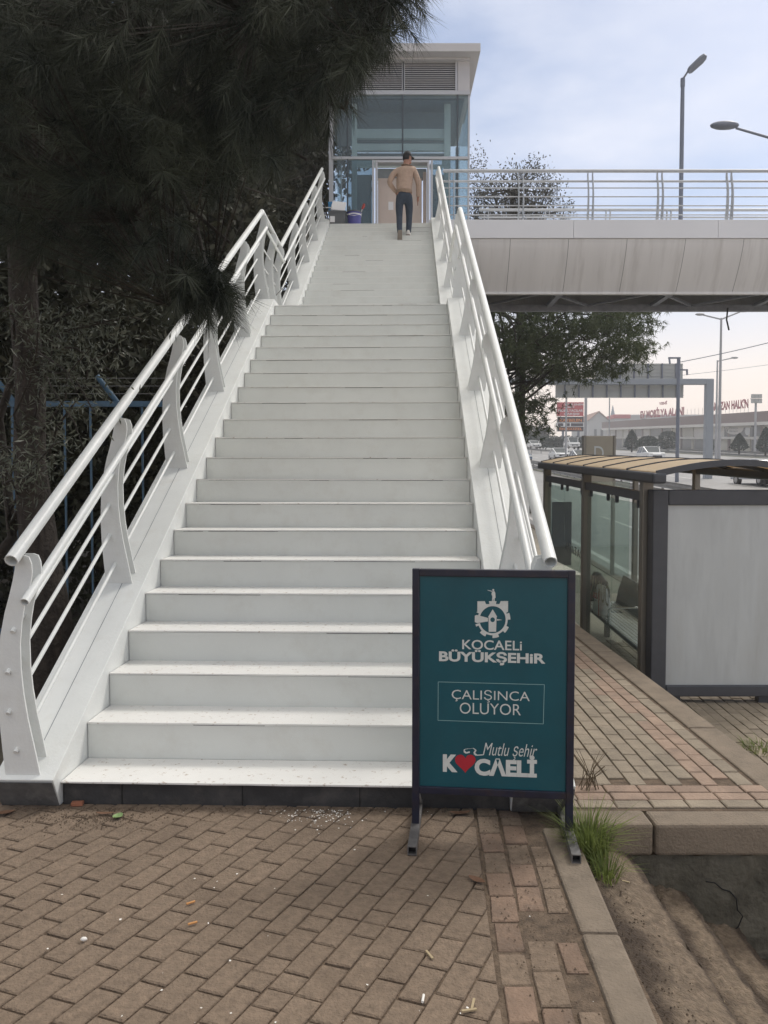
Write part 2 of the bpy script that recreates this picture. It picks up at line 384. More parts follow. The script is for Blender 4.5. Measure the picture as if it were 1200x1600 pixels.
M['straw'] = mat('straw', (.40, .32, .20), .9)
M['chip'] = mat('paint_chip', (.80, .78, .74), .6)
M['brickbit'] = mat('brick_bit', (.30, .12, .07), .9, var=.2, scale=30)

# ------------------------------------------------------------------ text
def text_data(body, bold=0., shear=0.):
    cu = bpy.data.curves.new('txt', 'FONT'); cu.body = body; cu.size = 1; cu.offset = bold; cu.shear = shear
    cu.resolution_u = 4
    o = bpy.data.objects.new('txt', cu); col.objects.link(o)
    dg = bpy.context.evaluated_depsgraph_get(); me = bpy.data.meshes.new_from_object(o.evaluated_get(dg))
    V = np.array([v.co[:] for v in me.vertices]); Fc = [tuple(p.vertices) for p in me.polygons]
    bpy.data.objects.remove(o); bpy.data.curves.remove(cu); bpy.data.meshes.remove(me)
    return V, Fc
def lettering(name, body, rect, fn, m, parent, bold=0., shear=0.):
    """text stretched into rect=(u0,u1,v0,v1); fn(u,v) gives the 3D point"""
    V, Fc = text_data(body, bold, shear)
    lo = V.min(0); hi = V.max(0); w = hi - lo
    P = [fn(rect[0] + (v[0] - lo[0]) / w[0] * (rect[1] - rect[0]), rect[2] + (v[1] - lo[1]) / w[1] * (rect[3] - rect[2])) for v in V]
    b = MB(); b.add(P, Fc); return b.build(name, m, parent, fix=False)

# ------------------------------------------------------------------ ground, terrace, lower road
G = .057                                   # the road climbs gently away from the bridge
ZS, ZR = -1.02, -1.14                      # lower pavement and carriageway height at Y = 0
def zs(y): return ZS + G * min(y, 300)
def zr(y): return ZR + G * min(y, 300)

EDGE = 2.085                               # right-hand edge of the upper terrace
b = MB()
# lower terrain, one big sheet following the road's climb, out to the horizon
ysn = [-30, 0, 20, 60, 120, 200, 300, 360, 430]; xsn = [EDGE - .35, 6, 20, 60, 120, 200, 320]
V = [(x, y, zr(y) - .03) for y in ysn for x in xsn]; nx = len(xsn)
b.add(V, [(j * nx + i, j * nx + i + 1, (j + 1) * nx + i + 1, (j + 1) * nx + i) for j in range(len(ysn) - 1) for i in range(nx - 1)])
# left-hand ground, level until the road level overtakes it
ysl = [-30, 0, 3.43, 12, 20.4, 60, 120, 200, 300, 360, 430]; xsl = [-200, -120, -60, -12, .70, EDGE - .35]
def zl(y): return max(-.05, zr(y) - .03)
V = [(x, y, zl(y)) for y in ysl for x in xsl]; nx = len(xsl)
b.add(V, [(j * nx + i, j * nx + i + 1, (j + 1) * nx + i + 1, (j + 1) * nx + i) for j in range(len(ysl) - 1) for i in range(nx - 1) if not (j < 2 and i == nx - 2)])
b.add([(.70, -30, -1.3), (EDGE - .35, -30, -1.3), (EDGE - .35, 3.43, -1.0), (.70, 3.43, -1.0)], [(0, 1, 2, 3)])
ground = struct(b.build('ground', M['earth']))

# foreground pavement: individual concrete pavers, running bond, turned 26 degrees
def clip_poly(poly, inside, line):
    outp = []
    for i in range(len(poly)):
        a, c = poly[i], poly[(i + 1) % len(poly)]; da, dc = line(a), line(c)
        if da >= 0: outp.append(a)
        if (da >= 0) != (dc >= 0):
            t = da / (da - dc); outp.append((a[0] + (c[0] - a[0]) * t, a[1] + (c[1] - a[1]) * t))
    return outp
def paver(b, poly, z=0., th=.03, bev=.005, jit=.0016, tilt=.005):
    n = len(poly)
    if n < 3: return
    cx = sum(p[0] for p in poly) / n; cy_ = sum(p[1] for p in poly) / n
    dz = random.uniform(-jit, jit); tx, ty = random.uniform(-tilt, tilt), random.uniform(-tilt, tilt)
    def q(p, s, dzz):
        x = cx + (p[0] - cx) * s; y = cy_ + (p[1] - cy_) * s
        return (x, y, z + dz + dzz + (x - cx) * tx + (y - cy_) * ty)
    rad = max(1e-3, max(sqrt((p[0] - cx) ** 2 + (p[1] - cy_) ** 2) for p in poly))
    s1 = 1 - bev / rad * 1.3
    top = [q(p, s1, 0) for p in poly]; mid = [q(p, 1, -bev * .8) for p in poly]; bot = [q(p, 1, -th) for p in poly]
    V = top + mid + bot
    b.add(V, [tuple(range(n))] + [(i, n + i, n + (i + 1) % n, (i + 1) % n) for i in range(n)] + [(n + i, 2 * n + i, 2 * n + (i + 1) % n, n + (i + 1) % n) for i in range(n)])

def area(p): return abs(sum(p[i][0] * p[(i + 1) % len(p)][1] - p[(i + 1) % len(p)][0] * p[i][1] for i in range(len(p)))) / 2
A_ = R(25.8); ux, uy = sin(A_), cos(A_); vx, vy = cos(R(19.5)), -sin(R(19.5))   # long and short directions
BL, BW, GAP = .173, .0945, .0065
kx = lambda y: .655 + (y - 2.1) * .038                                  # left edge of the kerb stone
seam = lambda y: kx(y) - .315 + (y - 2.1) * .02                         # where the diagonal paving meets the straight border
bp = MB(); br = MB()
for r_ in range(-34, 34):
    roff = random.uniform(-.12, .12)
    for c_ in range(-30, 40):
      if True:
        u0 = (c_ + (.5 if r_ % 2 else 0) + roff + random.uniform(-.008, .008)) * BL; v0 = r_ * BW
        ul = BL - GAP
        halves = ((0, ul),) if random.random() > .06 else ((0, ul * .49), (ul * .51, ul))
      for h0, h1 in halves:
        P = []
        for du, dv in ((GAP / 2 + h0, GAP / 2), (GAP / 2 + h1 - .001, GAP / 2), (GAP / 2 + h1 - .001, BW - GAP / 2), (GAP / 2 + h0, BW - GAP / 2)):
            uu, vv = u0 + du + random.uniform(-.0015, .0015), v0 + dv + random.uniform(-.0015, .0015)
            P.append((uu * ux + vv * vx - .2, uu * uy + vv * vy + 2.4))
        xs_, ys_ = [p[0] for p in P], [p[1] for p in P]
        if max(xs_) < -2.9 or min(ys_) > 3.66 or max(ys_) < 1.25: continue
        P = clip_poly(P, None, lambda p: seam(p[1]) - p[0] - .004)
        if len(P) > 2: P = clip_poly(P, None, lambda p: 3.62 - p[1])
        if len(P) > 2 and area(P) > .0014:
            paver(bp, P)
# the straight border along the kerb: three courses, redder, with gaps filled by soil
for k in range(3):
    y = 1.2 + k * .07
    while y < 3.6:
        ln = .17 if random.random() < .8 else .085
        x0 = seam(y) + .012 + k * .103; w = .092 if k < 2 else .07
        P = [(x0 + random.uniform(-.004, .004) + (yy - y) * .055 + dx, yy) for dx, yy in ((0, y), (w, y), (w, y + ln - .01), (0, y + ln - .01))]
        if not (k == 2 and random.random() < .12): paver(br if random.random() < .55 else bp, P, z=-.004, jit=.006)
        y += ln
struct(bp.build('pavement', M['paver'])); struct(br.build('pavement_border', M['paver_red']))
b = MB(); b.bx(-2.95, .80, 1.15, 3.70, -.30, -.0085)
struct(b.build('pavement_bed', M['soil'], fix=True))

# kerb stones along the top of the little steps
for y0, y1 in ((1.2, 1.78), (1.79, 2.56), (2.57, 3.36)):
    b = MB(); x0, x1 = kx(y0), kx(y1); w0 = .115 + (y0 - 1.2) * .012; w1 = .115 + (y1 - 1.2) * .012
    V = [(x0, y0, -.3), (x0 + w0, y0, -.3), (x1 + w1, y1, -.3), (x1, y1, -.3), (x0, y0, .006), (x0 + w0, y0, .004), (x1 + w1, y1, .004), (x1, y1, .006)]
    b.add(V, [(0, 3, 2, 1), (4, 5, 6, 7), (0, 1, 5, 4), (1, 2, 6, 5), (2, 3, 7, 6), (3, 0, 4, 7)])
    struct(b.build('kerb', M['kerb'], bevel=.012))

# worn concrete steps going down to the right, each a lumpy sheet with a rounded lip
def worn_step(x0, x1, za, z, zlow, y0, y1):
    b = MB(); nxx, nyy = 16, 70; prof = []
    for i in range(nxx + 1):
        t = i / nxx; prof.append((x0 + (x1 - x0) * t, (za - z) * (1 - t) ** .8))
    prof += [(x1 + .004, -.004), (x1 + .010, -.022), (x1 + .012, (zlow - z) * .6), (x1 + .010, zlow - z - .04)]
    V = []; n = len(prof); rs = random.Random(int(x0 * 1000))
    for j in range(nyy + 1):
        y = y0 + (y1 - y0) * j / nyy
        wob = .003 * sin(y * 7 + z * 30) + .003 * sin(y * 19 + z * 11) + rs.uniform(-.003, .003)
        for i, (x, dz) in enumerate(prof):
            edge = max(0, (i - 10) / 6) if i <= nxx else 1
            V.append((x + wob * min(1, edge) + (y - y0) * .015, y, z + dz + (rs.uniform(-.0065, .0065) if i else 0)))
    b.add(V, [(j * n + i, j * n + i + 1, (j + 1) * n + i + 1, (j + 1) * n + i) for j in range(nyy) for i in range(n - 1)], True)
    return b
steps = thing('concrete_steps', 'worn earth-covered concrete steps descending to the right of the pavement kerb', 'steps', (.8, 2.4, 0))
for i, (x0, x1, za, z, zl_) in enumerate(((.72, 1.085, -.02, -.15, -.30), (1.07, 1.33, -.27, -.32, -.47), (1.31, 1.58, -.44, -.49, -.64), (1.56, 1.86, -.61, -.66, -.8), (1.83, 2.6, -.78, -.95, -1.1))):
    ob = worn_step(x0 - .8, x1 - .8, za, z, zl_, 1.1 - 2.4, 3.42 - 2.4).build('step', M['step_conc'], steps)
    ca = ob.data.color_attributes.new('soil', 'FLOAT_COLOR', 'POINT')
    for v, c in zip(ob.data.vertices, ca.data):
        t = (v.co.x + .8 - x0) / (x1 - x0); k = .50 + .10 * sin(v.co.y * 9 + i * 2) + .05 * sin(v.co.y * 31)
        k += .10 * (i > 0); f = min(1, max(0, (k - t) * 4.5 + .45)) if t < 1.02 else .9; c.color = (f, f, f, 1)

# upper terrace on the right of the stairs
tb = MB(); tr_ = MB()
y = 3.50
TX0 = .62
for k, (yy, m_) in enumerate(((3.585, tb), (3.675, tr_), (3.765, tr_))):       # three courses along the wall
    x = TX0 - random.uniform(0, .1)
    while x < EDGE - .16:
        paver(m_ if random.random() < .85 else tb, [(x, yy), (x + .165, yy), (x + .165, yy + .082), (x, yy + .082)], jit=.002)
        x += .173
xi = EDGE - .20; kcol = 0
while xi > TX0 - .1:                                                            # long rows running away
    y = 3.86 + random.uniform(0, .08) * 0 + (.0865 if kcol % 2 else 0)
    while y < 12.5:
        red = kcol in (1, 2) or (kcol == 3 and random.random() < .3)
        pal = tr_ if red and random.random() < .9 else tb
        paver(pal, [(xi - .083, y), (xi, y), (xi, y + .165), (xi - .083, y + .165)], jit=.002, tilt=.003)
        y += .173
    xi -= .0905; kcol += 1
struct(tb.build('terrace_paving', M['paver_tan'])); struct(tr_.build('terrace_paving_band', M['paver_rose']))
b = MB(); b.bx(TX0 - .2, EDGE - .17, 3.565, 12.6, -.3, -.009); struct(b.build('terrace_bed', M['soil']))
b = MB(); b.bx(EDGE - .175, EDGE, 3.56, 4.75, -.25, .002); b.bx(EDGE - .175, EDGE, 4.76, 6.9, -.25, .003); b.bx(EDGE - .175, EDGE, 6.91, 12.6, -.25, .002)
tag(b.build('terrace_edging', M['kerb'], bevel=.01), None, None, kind='structure')
# retaining wall below the terrace, its concrete cap and cracked face
wl = thing('retaining_wall', 'stained cracked concrete retaining wall under the right-hand brick terrace', 'wall', (1.4, 3.45, -.5))
b = MB(); b.bx(.84 - 1.4, 1.215 - 1.4, 3.40 - 3.45, 3.555 - 3.45, .5 - .145, .501); b.bx(1.225 - 1.4, EDGE + .0 - 1.4, 3.40 - 3.45, 3.555 - 3.45, .5 - .145, .499)
b.build('coping', M['kerb'], wl, bevel=.014)
b = MB(); n1, n2 = 40, 24; V = []
for j in range(n2 + 1):
    for i in range(n1 + 1):
        V.append((.80 - 1.4 + (EDGE - .80) * i / n1, 3.425 - 3.45 + random.uniform(-.006, .006) + .01 * sin(i * .9 + j * .4), .5 - .15 - .85 * j / n2))
b.add(V, [(j * (n1 + 1) + i, j * (n1 + 1) + i + 1, (j + 1) * (n1 + 1) + i + 1, (j + 1) * (n1 + 1) + i) for j in range(n2) for i in range(n1)], True)
b.build('wall_face', M['wall_stain'], wl)
b = MB(); b.bx(EDGE - .03 - 1.4, EDGE - 1.4 - .004, 3.565 - 3.45, 12.6 - 3.45, -.7, .24); b.build('side_face', M['wall_conc'], wl)
b = MB()
pts = [(1.46, -.27), (1.50, -.275), (1.535, -.305), (1.57, -.315), (1.60, -.35), (1.605, -.40), (1.63, -.43), (1.61, -.48), (1.585, -.50), (1.56, -.56)]
b.tube([(p[0] - 1.4, 3.413 - 3.45, p[1] + .5) for p in pts], .003, 5); b.build('crack', M['black'], wl)

# lower pavement, kerb and carriageway
LX0, LX1 = EDGE + .003, 4.35
def sheet(x0, x1, y0, y1, zf, dz, name, m, ny=24):
    b = MB(); V = []
    for j in range(ny + 1):
        y = y0 + (y1 - y0) * j / ny; V += [(x0, y, zf(y) + dz), (x1, y, zf(y) + dz)]
    b.add(V, [(2 * j, 2 * j + 1, 2 * j + 3, 2 * j + 2) for j in range(ny)]); return struct(b.build(name, m))
lt = MB(); 
xi = LX0 + .02; k = 0
while xi < 4.15:
    y = 3.2 + (.1 if k % 2 else 0)
    while y < 9.5:
        b0 = len(lt.v); paver(lt, [(xi, y), (xi + .093, y), (xi + .093, y + .19), (xi, y + .19)], z=0, jit=.004)
        for q in range(b0, len(lt.v)):
            p = lt.v[q]; lt.v[q] = (p[0], p[1], p[2] + zs(p[1]) + .012)
        y += .198
    xi += .10; k += 1
struct(lt.build('lower_pavement', M['paver_tan']))
sheet(LX0, 4.2, -4, 140, zs, -.004, 'lower_pavement_bed', M['lower_conc'])
b = MB(); ys_ = [-4 + 6 * i for i in range(25)]
for y in ys_:
    V = [(4.2, y, zs(y) + .012), (4.35, y, zs(y) + .012), (4.35, y + 5.98, zs(y + 5.98) + .012), (4.2, y + 5.98, zs(y + 5.98) + .012)]
    V2 = [(p[0], p[1], p[2] - .3) for p in V]
    b.add(V + V2, [(0, 1, 2, 3), (0, 4, 5, 1), (1, 5, 6, 2), (2, 6, 7, 3), (3, 7, 4, 0)])
struct(b.build('road_kerb', M['kerb']))
sheet(4.35, 12.2, -10, 300, zr, 0, 'road', M['asphalt'], 40)
sheet(12.8, 48, -10, 300, zr, 0, 'road', M['asphalt'], 40)
sheet(51, 66, -10, 300, zr, 0, 'frontage_road', M['asphalt'], 40)
sheet(12.2, 12.8, -10, 300, zr, .004, 'median', M['verge'], 40)
sheet(48, 51, -10, 300, zr, .004, 'verge', M['verge'], 40)
sheet(4.80, 4.95, -8, 160, zr, .004, 'road_marking', M['marking'], 30)
for lx in (7.4,):
    for k in range(14):
        y0 = 4 + k * 9; sheet(lx - .07, lx + .07, y0, y0 + 4, zr, .004, 'road_marking', M['marking'], 2)
for lx in (16.5, 20, 23.5):
    for k in range(20):
        y0 = 30 + k * 10; sheet(lx - .08, lx + .08, y0, y0 + 4, zr, .004, 'road_marking', M['marking'], 2)

# ------------------------------------------------------------------ staircase (local frame: y along the flight from the first nosing)
HW = 1.065; SLOPE = .6
ST = thing('staircase', 'freshly painted white steel staircase climbing to the footbridge, railings on both sides', 'staircase',
           (-.475, 3.585, 0), R(-1.77))
def zrise(k): return .122 + .18 * k if k else .114
def nosey(k): return .30 * k if k else -.012
b = MB(); b.bx(-HW, HW, .012, .05, -.03, .098)
br_ = b.build('base_riser', M['dark_base'], ST)
for x in (-.78, -.2, .36):
    b = MB(); b.bx(x - .0015, x + .0015, .008, .013, 0, .098); b.build('joint', M['black'], br_)
def step(k, y, z, zprev, upper=False, depth=.30):
    r_ = MB()
    if k > 0:
        jx = random.uniform(-.002, .002)
        sb_ = .0005 if upper else .005
        r_.bx(-HW, HW, y + sb_ + (0 if upper else jx), y + .016 + jx, zprev, z - (.0105 if not upper else .006))
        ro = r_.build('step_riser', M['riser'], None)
    t = MB(); d = depth + .014
    w = [random.uniform(-.0012, .0012) * (.25 if upper else 1) for _ in range(13)]
    V = []; n = 12
    for i in range(n + 1):
        x = -HW + 2 * HW * i / n + (0 if 0 < i < n else 0)
        V += [(x, y + w[i], z), (x, y + d, z + w[i] * .4), (x, y + w[i], z - (.0055 if upper else .008) + w[i] * .6), (x, y + d, z - .0058)]
    fs = []
    for i in range(n):
        a = 4 * i; c = a + 4
        fs += [(a, c, c + 1, a + 1), (a + 2, a + 3, c + 3, c + 2), (a, a + 2, c + 2, c), (a + 1, c + 1, c + 3, a + 3)]
    fs += [(0, 1, 3, 2), (4 * n, 4 * n + 2, 4 * n + 3, 4 * n + 1)]
    t.add(V, fs)
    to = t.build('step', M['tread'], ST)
    if k > 0:
        ro.parent = to
        for q in range(random.choice((0, 1, 1)) if upper else random.choice((1, 2, 2, 3))):                       # hairline gaps where the paint does not cover the joint
            xa = random.uniform(-HW + .05, HW - .5); ln = random.uniform(.08, .55)
            MB().bx(xa, min(HW - .02, xa + ln), y - .0008 + (0 if upper else .0035), y + .006, z - .0125, z - .0095).build('paint_gap', M['dirty_grey'], to)
for k in range(21):
    if k < 20: step(k, nosey(k), zrise(k), zrise(k - 1) if k else 0)
    else:
        step(k, 6.0, zrise(20), zrise(19), depth=1.72)
ZL = zrise(20)
for k in range(18):
    y = 7.7 + .30 * k; z = ZL + .18 * (k + 1)
    step(k + 1, y, z, z - .18, True, depth=.30 if k < 17 else .42)
ZTOP = ZL + .18 * 18
def ztop(y):
    if y < 6.0: return .20 + SLOPE * y
    if y < 7.4: return ZL + .078
    return ZL + .078 + SLOPE * (y - 7.4)
SX0, SX1 = HW + .004, HW + .29
for s in (-1, 1):
    P = [(-.085, ztop(-.085)), (6.0, ztop(6.0)), (7.4, ztop(7.4)), (12.92, ztop(12.92)), (12.92, ztop(12.92) - .36), (7.52, ZL - .26), (5.92, ZL - .26), (.24, 0), (-.012, 0)]
    b = MB(); b.prism(P, (s * SX0, 0, 0), (0, 1, 0), (0, 0, 1), (s * (SX1 - SX0), 0, 0))
    so_ = b.build('stringer', M['white'], ST, bevel=.004)
    b = MB(); b.prism([(-.0845, ztop(-.085) - .012), (-.0125, .0), (-.0165, .0), (-.0885, ztop(-.085) - .012)], (s * (SX0 + .004), 0, 0), (0, 1, 0), (0, 0, 1), (s * (SX1 - SX0 - .008), 0, 0))
    b.build('end_plate', M['dirty_grey'], so_)
    b = MB()                                                     # welded seam along the top of the box beam
    b.bar((s * (SX0 + .135), .0, ztop(0) + .0005), (s * (SX0 + .135), 5.9, ztop(5.9) + .0005), .0025, .003); b.build('seam', M['bracing_lt'], so_)

# railing system shared by stairs and bridge. profile: (outward offset, height) of the bow-shaped plates
PR_IN = [(0, 0), (.030, .15), (.055, .27), (.073, .39), (.083, .50), (.085, .62), (.076, .72), (.062, .80), (.045, .86), (.030, .91), (.021, .96), (.024, 1.00), (.036, 1.032), (.060, 1.04)]
PR_OUT = [(.098, 1.04), (.102, .98), (.114, .92), (.132, .85), (.155, .77), (.178, .66), (.190, .54), (.195, .40), (.190, .26), (.178, .12), (.165, 0)]
PROFILE = PR_IN + PR_OUT
RAILS = [('handrail', .083, 1.060, .031), ('upper_rail', .030, .862, .0205), ('bar', .112, .690, .011), ('bar', .140, .495, .011), ('bar', .140, .305, .011), ('bar', .108, .123, .011)]
def make_post(parent, mm, hs=1.0):
    """two bow plates 9 cm apart, local x outwards, y along the rail"""
    b = MB()
    for y in (0, .09): b.prism([(p[0], p[1] * hs) for p in PROFILE], (0, y, 0), (1, 0, 0), (0, 0, 1), (0, .010, 0))
    return b.build('post', mm, parent)
for s in (-1, 1):
    rl = pivot('railing', ST)
    x0 = HW + .075
    path = [(-.10, ztop(-.10)), (6.08, ztop(6.0) + .0), (7.43, ztop(7.4)), (12.80, ztop(12.80))]
    for nm, dx, h, r in RAILS:
        b = MB(); a0 = path[0]
        if nm in ('handrail', 'upper_rail'):
            st_ = -.13 if nm == 'handrail' else -.12
            pts = [(st_, ztop(st_)), (6.03, ztop(6.0) + .018), (7.40, ztop(7.4)), (12.80, ztop(12.80))]
            if nm == 'upper_rail':
                b.tube([(s * (x0 + dx), p[0], p[1] + h) for p in pts[:2]], r, 14, hollow=.05)
                b.tube([(s * (x0 + dx), p[0] + (.01 if i == 0 else 0), p[1] + h - .02) for i, p in enumerate(pts[1:3])], r * .9, 12)
                b.tube([(s * (x0 + dx), p[0] + .002, p[1] + h) for p in pts[2:]], r, 14)
            else:
                b.tube([(s * (x0 + dx), p[0], p[1] + h) for p in pts], r, 18, hollow=.06)
        else:
            b.tube([(s * (x0 + dx), -.078, ztop(-.078) + h), (s * (x0 + dx), 5.98, ztop(5.98) + h)], r, 8)
            b.tube([(s * (x0 + dx), 6.14, ztop(6.2) + h), (s * (x0 + dx), 7.38, ztop(7.2) + h)], r, 8)
            b.tube([(s * (x0 + dx), 7.42, ztop(7.42) + h), (s * (x0 + dx), 12.84, ztop(12.84) + h)], r, 8)
        b.build(nm, M['white'], rl)
    ppos = [-.062 + 1.235 * i for i in range(5)] + [6.04, 6.72, 7.28] + [8.75, 10.05, 11.35, 12.68]
    proto = None
    for y in ppos:
        if proto is None: proto = make_post(rl, M['white']); o = proto
        else:
            o = proto.copy(); col.objects.link(o); o.parent = rl
        o.location = (s * x0, y, ztop(y) - .002); o.scale = (s, 1, 1)

# ------------------------------------------------------------------ footbridge deck (square to the view)
DY0, DY1 = 16.42, 18.95
DZ = at(900, 343, DY0).z                       # top of the fascia
BX0, BX1 = .95, 46.0
BR = thing('footbridge', 'white footbridge deck spanning the highway, curved stained panels below its railing', 'footbridge', (BX0, DY0, 0))
b = MB(); b.bx(.0, BX1 - BX0, .06, DY1 - DY0 - .06, DZ - .30, DZ - .16); b.build('deck', M['bridge'], BR)
zf1 = at(900, 372, DY0).z
k = 0; x = 0.
while x < BX1 - BX0:
    w = 3.05; b = MB(); b.bx(x + .003, x + w - .003, 0, .05, zf1, DZ); b.build('fascia', M['bridge_top'], BR, bevel=.004); x += w
# curved hull panels
zb = at(900, 457, DY0 + .55).z
prof = [(.03 + .52 * t ** 1.35, zf1 - .004 - (zf1 - zb) * t) for t in [i / 10 for i in range(11)]]
x = -.75
while x < BX1 - BX0:
    w = 1.235; b = MB(); V = []
    for (yy, zz) in prof: V += [(x + .004, yy, zz), (x + w - .004, yy, zz)]
    n = len(prof)
    b.add(V, [(2 * i, 2 * i + 1, 2 * i + 3, 2 * i + 2) for i in range(n - 1)], True)
    if x > -.1: b.build('hull_panel', M['bridge'], BR)
    x += w
b = MB(); V = []
for (yy, zz) in prof: V += [(0, yy + .012, zz), (BX1 - BX0, yy + .012, zz)]
b.add(V, [(2 * i, 2 * i + 1, 2 * i + 3, 2 * i + 2) for i in range(len(prof) - 1)], True); b.build('hull_backing', M['bracing'], BR)
b = MB(); V = []
for (yy, zz) in prof: V += [(0, DY1 - DY0 - yy, zz), (BX1 - BX0, DY1 - DY0 - yy, zz)]
b.add(V, [(2 * i, 2 * i + 1, 2 * i + 3, 2 * i + 2) for i in range(len(prof) - 1)], True); b.build('rear_hull', M['bridge'], BR)
b = MB(); b.bx(0, BX1 - BX0, .50, .60, zb - .045, zb + .002); b.build('bottom_trim', M['bridge'], BR)
yb1 = DY1 - DY0 - .5
b = MB(); b.bx(0, BX1 - BX0, yb1 - .12, yb1, zb - .10, zb + .05); b.build('bottom_beam', M['bracing_lt'], BR)
b = MB(); b.bx(0, BX1 - BX0, .6, yb1 - .12, zb + .30, zb + .32); b.build('underside', M['bracing'], BR)
x = .2; q = 0
while x < BX1 - BX0 - 2.6:
    b = MB(); b.bar((x, .6, zb + .02), (x + 1.2, yb1 - .12, zb + .02), .05, .05); b.bar((x + 1.2, yb1 - .12, zb + .022), (x + 2.4, .6, zb + .022), .05, .05)
    b.bar((x + .3, .6, zb + .04), (x + .3, yb1 - .12, zb + .04), .12, .08)
    b.build('brace', M['bracing_lt'], BR); x += 2.45
def bridge_railing(yy, sgn, xa):
    rl = pivot('railing', BR); hs = .985
    for nm, dx, h, r in RAILS:
        b = MB(); b.tube([(xa, yy + sgn * (.16 - dx) * -1 * -1, DZ + h * hs), (BX1 - BX0, yy + sgn * (.16 - dx), DZ + h * hs)], r * 1.12, 12); b.build(nm, M['bridge_rail'], rl)
    x = xa + .12; proto = None
    while x < BX1 - BX0 - .2:
        if proto is None:
            b = MB()
            for xx in (0, .10): b.prism([(sgn * (.16 - p[0]), p[1] * hs) for p in PROFILE], (xx, 0, 0), (0, 1, 0), (0, 0, 1), (.012, 0, 0))
            o = proto = b.build('post', M['bridge_rail'], rl)
        else:
            o = proto.copy(); col.objects.link(o); o.parent = rl
        o.location = (x, yy, DZ - .002); x += 1.47
bridge_railing(.02, 1, .30)
bridge_railing(DY1 - DY0 - .02, -1, 1.35)
b = MB(); b.bx(0, BX1 - BX0, DY1 - DY0 - .05, DY1 - DY0, zf1, DZ - .02); b.build('rear_fascia', M['bridge_top'], BR)
# platform between the top step, the deck and the tower
b = MB(); b.bx(-1.75 - BX0, .955 - BX0, .02, 1.95, ZTOP - .16, ZTOP - .004); b.build('platform', M['white'], BR)
# concrete piers of the bridge
for px_ in (30.0,):
    b = MB(); b.tube([(px_ - BX0, 1.3, zr(17) - .2), (px_ - BX0, 1.3, zb + .3)], .45, 20); b.build('pier', M['kerb'], BR)

# ------------------------------------------------------------------ elevator tower
TY = 18.30
def tx(px, py=300): return at(px, py, TY).x
def tz(py): return at(640, py, TY).z
TXL, TXR = tx(514), tx(733); TD = 2.9
TW = thing('elevator_tower', 'glass and metal elevator tower at the top of the staircase, louvred under a flat roof', 'elevator tower', (0, TY, 0))
# roof slab with overhang
ro0 = at(751, 80, TY - .34)
b = MB(); zroof0 = ro0.z; zroof1 = at(751, 67, TY - .34).z
b.bx(TXL - .32, ro0.x, -.34, TD + .35, zroof0, zroof1); b.build('roof', M['alu'], TW, bevel=.01)
b = MB(); b.bx(TXL - .05, ro0.x - .22, -.10, TD + .15, zroof0 - .05, zroof0 - .004); b.build('soffit', M['alu'], TW)
zl0, zl1 = tz(144), tz(96)
# louvre band: backing, side panels, frames, slats
b = MB(); b.bx(TXL, TXR, .10, TD, zl0, zroof0 - .06); b.build('plant_box', M['alu'], TW)
for (a, c) in ((tx(540), tx(628)), (tx(632), tx(711))):
    fr_ = MB(); 
    for x in (a - .02, c + .02): fr_.bx(x - .025, x + .025, -.01, .085, zl0 + .03, zl1)
    fr_.bx(a - .045, c + .045, -.012, .085, zl1, zl1 + .05); lo = fr_.build('louvre_frame', M['alu_frame'], TW)
    bk = MB(); bk.bx(a, c, .06, .09, zl0 + .03, zl1); bk.build('louvre_backing', M['dark_frame'], lo)
    sl_ = MB(); n = 14
    for i in range(n):
        z = zl0 + .05 + (zl1 - zl0 - .07) * i / (n - 1)
        sl_.box(((a + c) / 2, .03, z), (c - a, .024, .013), Matrix.Rotation(R(8), 3, 'X'))
    sl_.build('louvre_slats', M['alu'], lo)
b = MB(); b.bx(tx(714.5), TXR - .002, -.004, .098, zl0 + .03, zl1 + .02); b.build('corner_panel', M['alu'], TW, bevel=.006)
b = MB(); b.bx(TXL, tx(535), -.004, .098, zl0 + .03, zl1 + .02); b.build('corner_panel', M['alu'], TW, bevel=.006)
b = MB(); b.bx(TXL - .01, TXR + .012, -.03, .10, tz(148.5), zl0 + .028); b.build('band', M['alu_frame'], TW)
b = MB(); b.bx(TXL + .0, TXR + .01, -.02, .06, tz(249), tz(245)); b.build('transom', M['alu_frame'], TW)
# corner posts and mullions
zt, zbm = tz(148.6), tz(352) - .2
b = MB(); b.bx(tx(514), tx(520.5), -.01, .12, -.1, zl0); b.build('corner_post', M['alu_frame'], TW)
for px_, w in ((629, .035), (714.5, .035), (543, .035)):
    b = MB(); x = tx(px_); b.bx(x - w / 2, x + w / 2, -.018, .05, tz(245) + .001 if px_ == 629 else zbm, zt - .001); b.build('mullion', M['dark_frame'], TW)
b = MB(); x = tx(732); b.bx(x - .02, x + .022, -.012, .06, zbm, zt); b.build('corner_post', M['alu_frame'], TW)
# glass panes front and sides
for (a, c, z0, z1, g) in ((527, 542, 245, 149, 'glass_tower'), (544, 628, 245, 149, 'glass_tower'), (630, 713.5, 245, 149, 'glass_tower'), (715.5, 731, 245, 149, 'glass_tower'),
                          (527, 542, 350, 250, 'glass_tower'), (544, 582, 350, 250, 'glass_dark'), (673, 713.5, 350, 250, 'glass_dark'), (715.5, 731, 350, 250, 'glass_tower')):
    b = MB(); b.bx(tx(a), tx(c), .005, .013, tz(z0) if z0 < 300 else zbm, tz(z1)); b.build('pane', M[g], TW)
for xx in (TXR - .012, TXL + .13):
    b = MB(); b.bx(xx, xx + .01, .07, TD - .08, zbm, zt); b.build('side_pane', M['glass_tower'], TW)
b = MB()
for yy in (TD - .06,):
    for xx in (TXR - .03, TXL + .12): b.bx(xx - .03, xx + .03, yy - .05, yy + .05, zbm, zt)
b.build('rear_post', M['alu_frame'], TW)
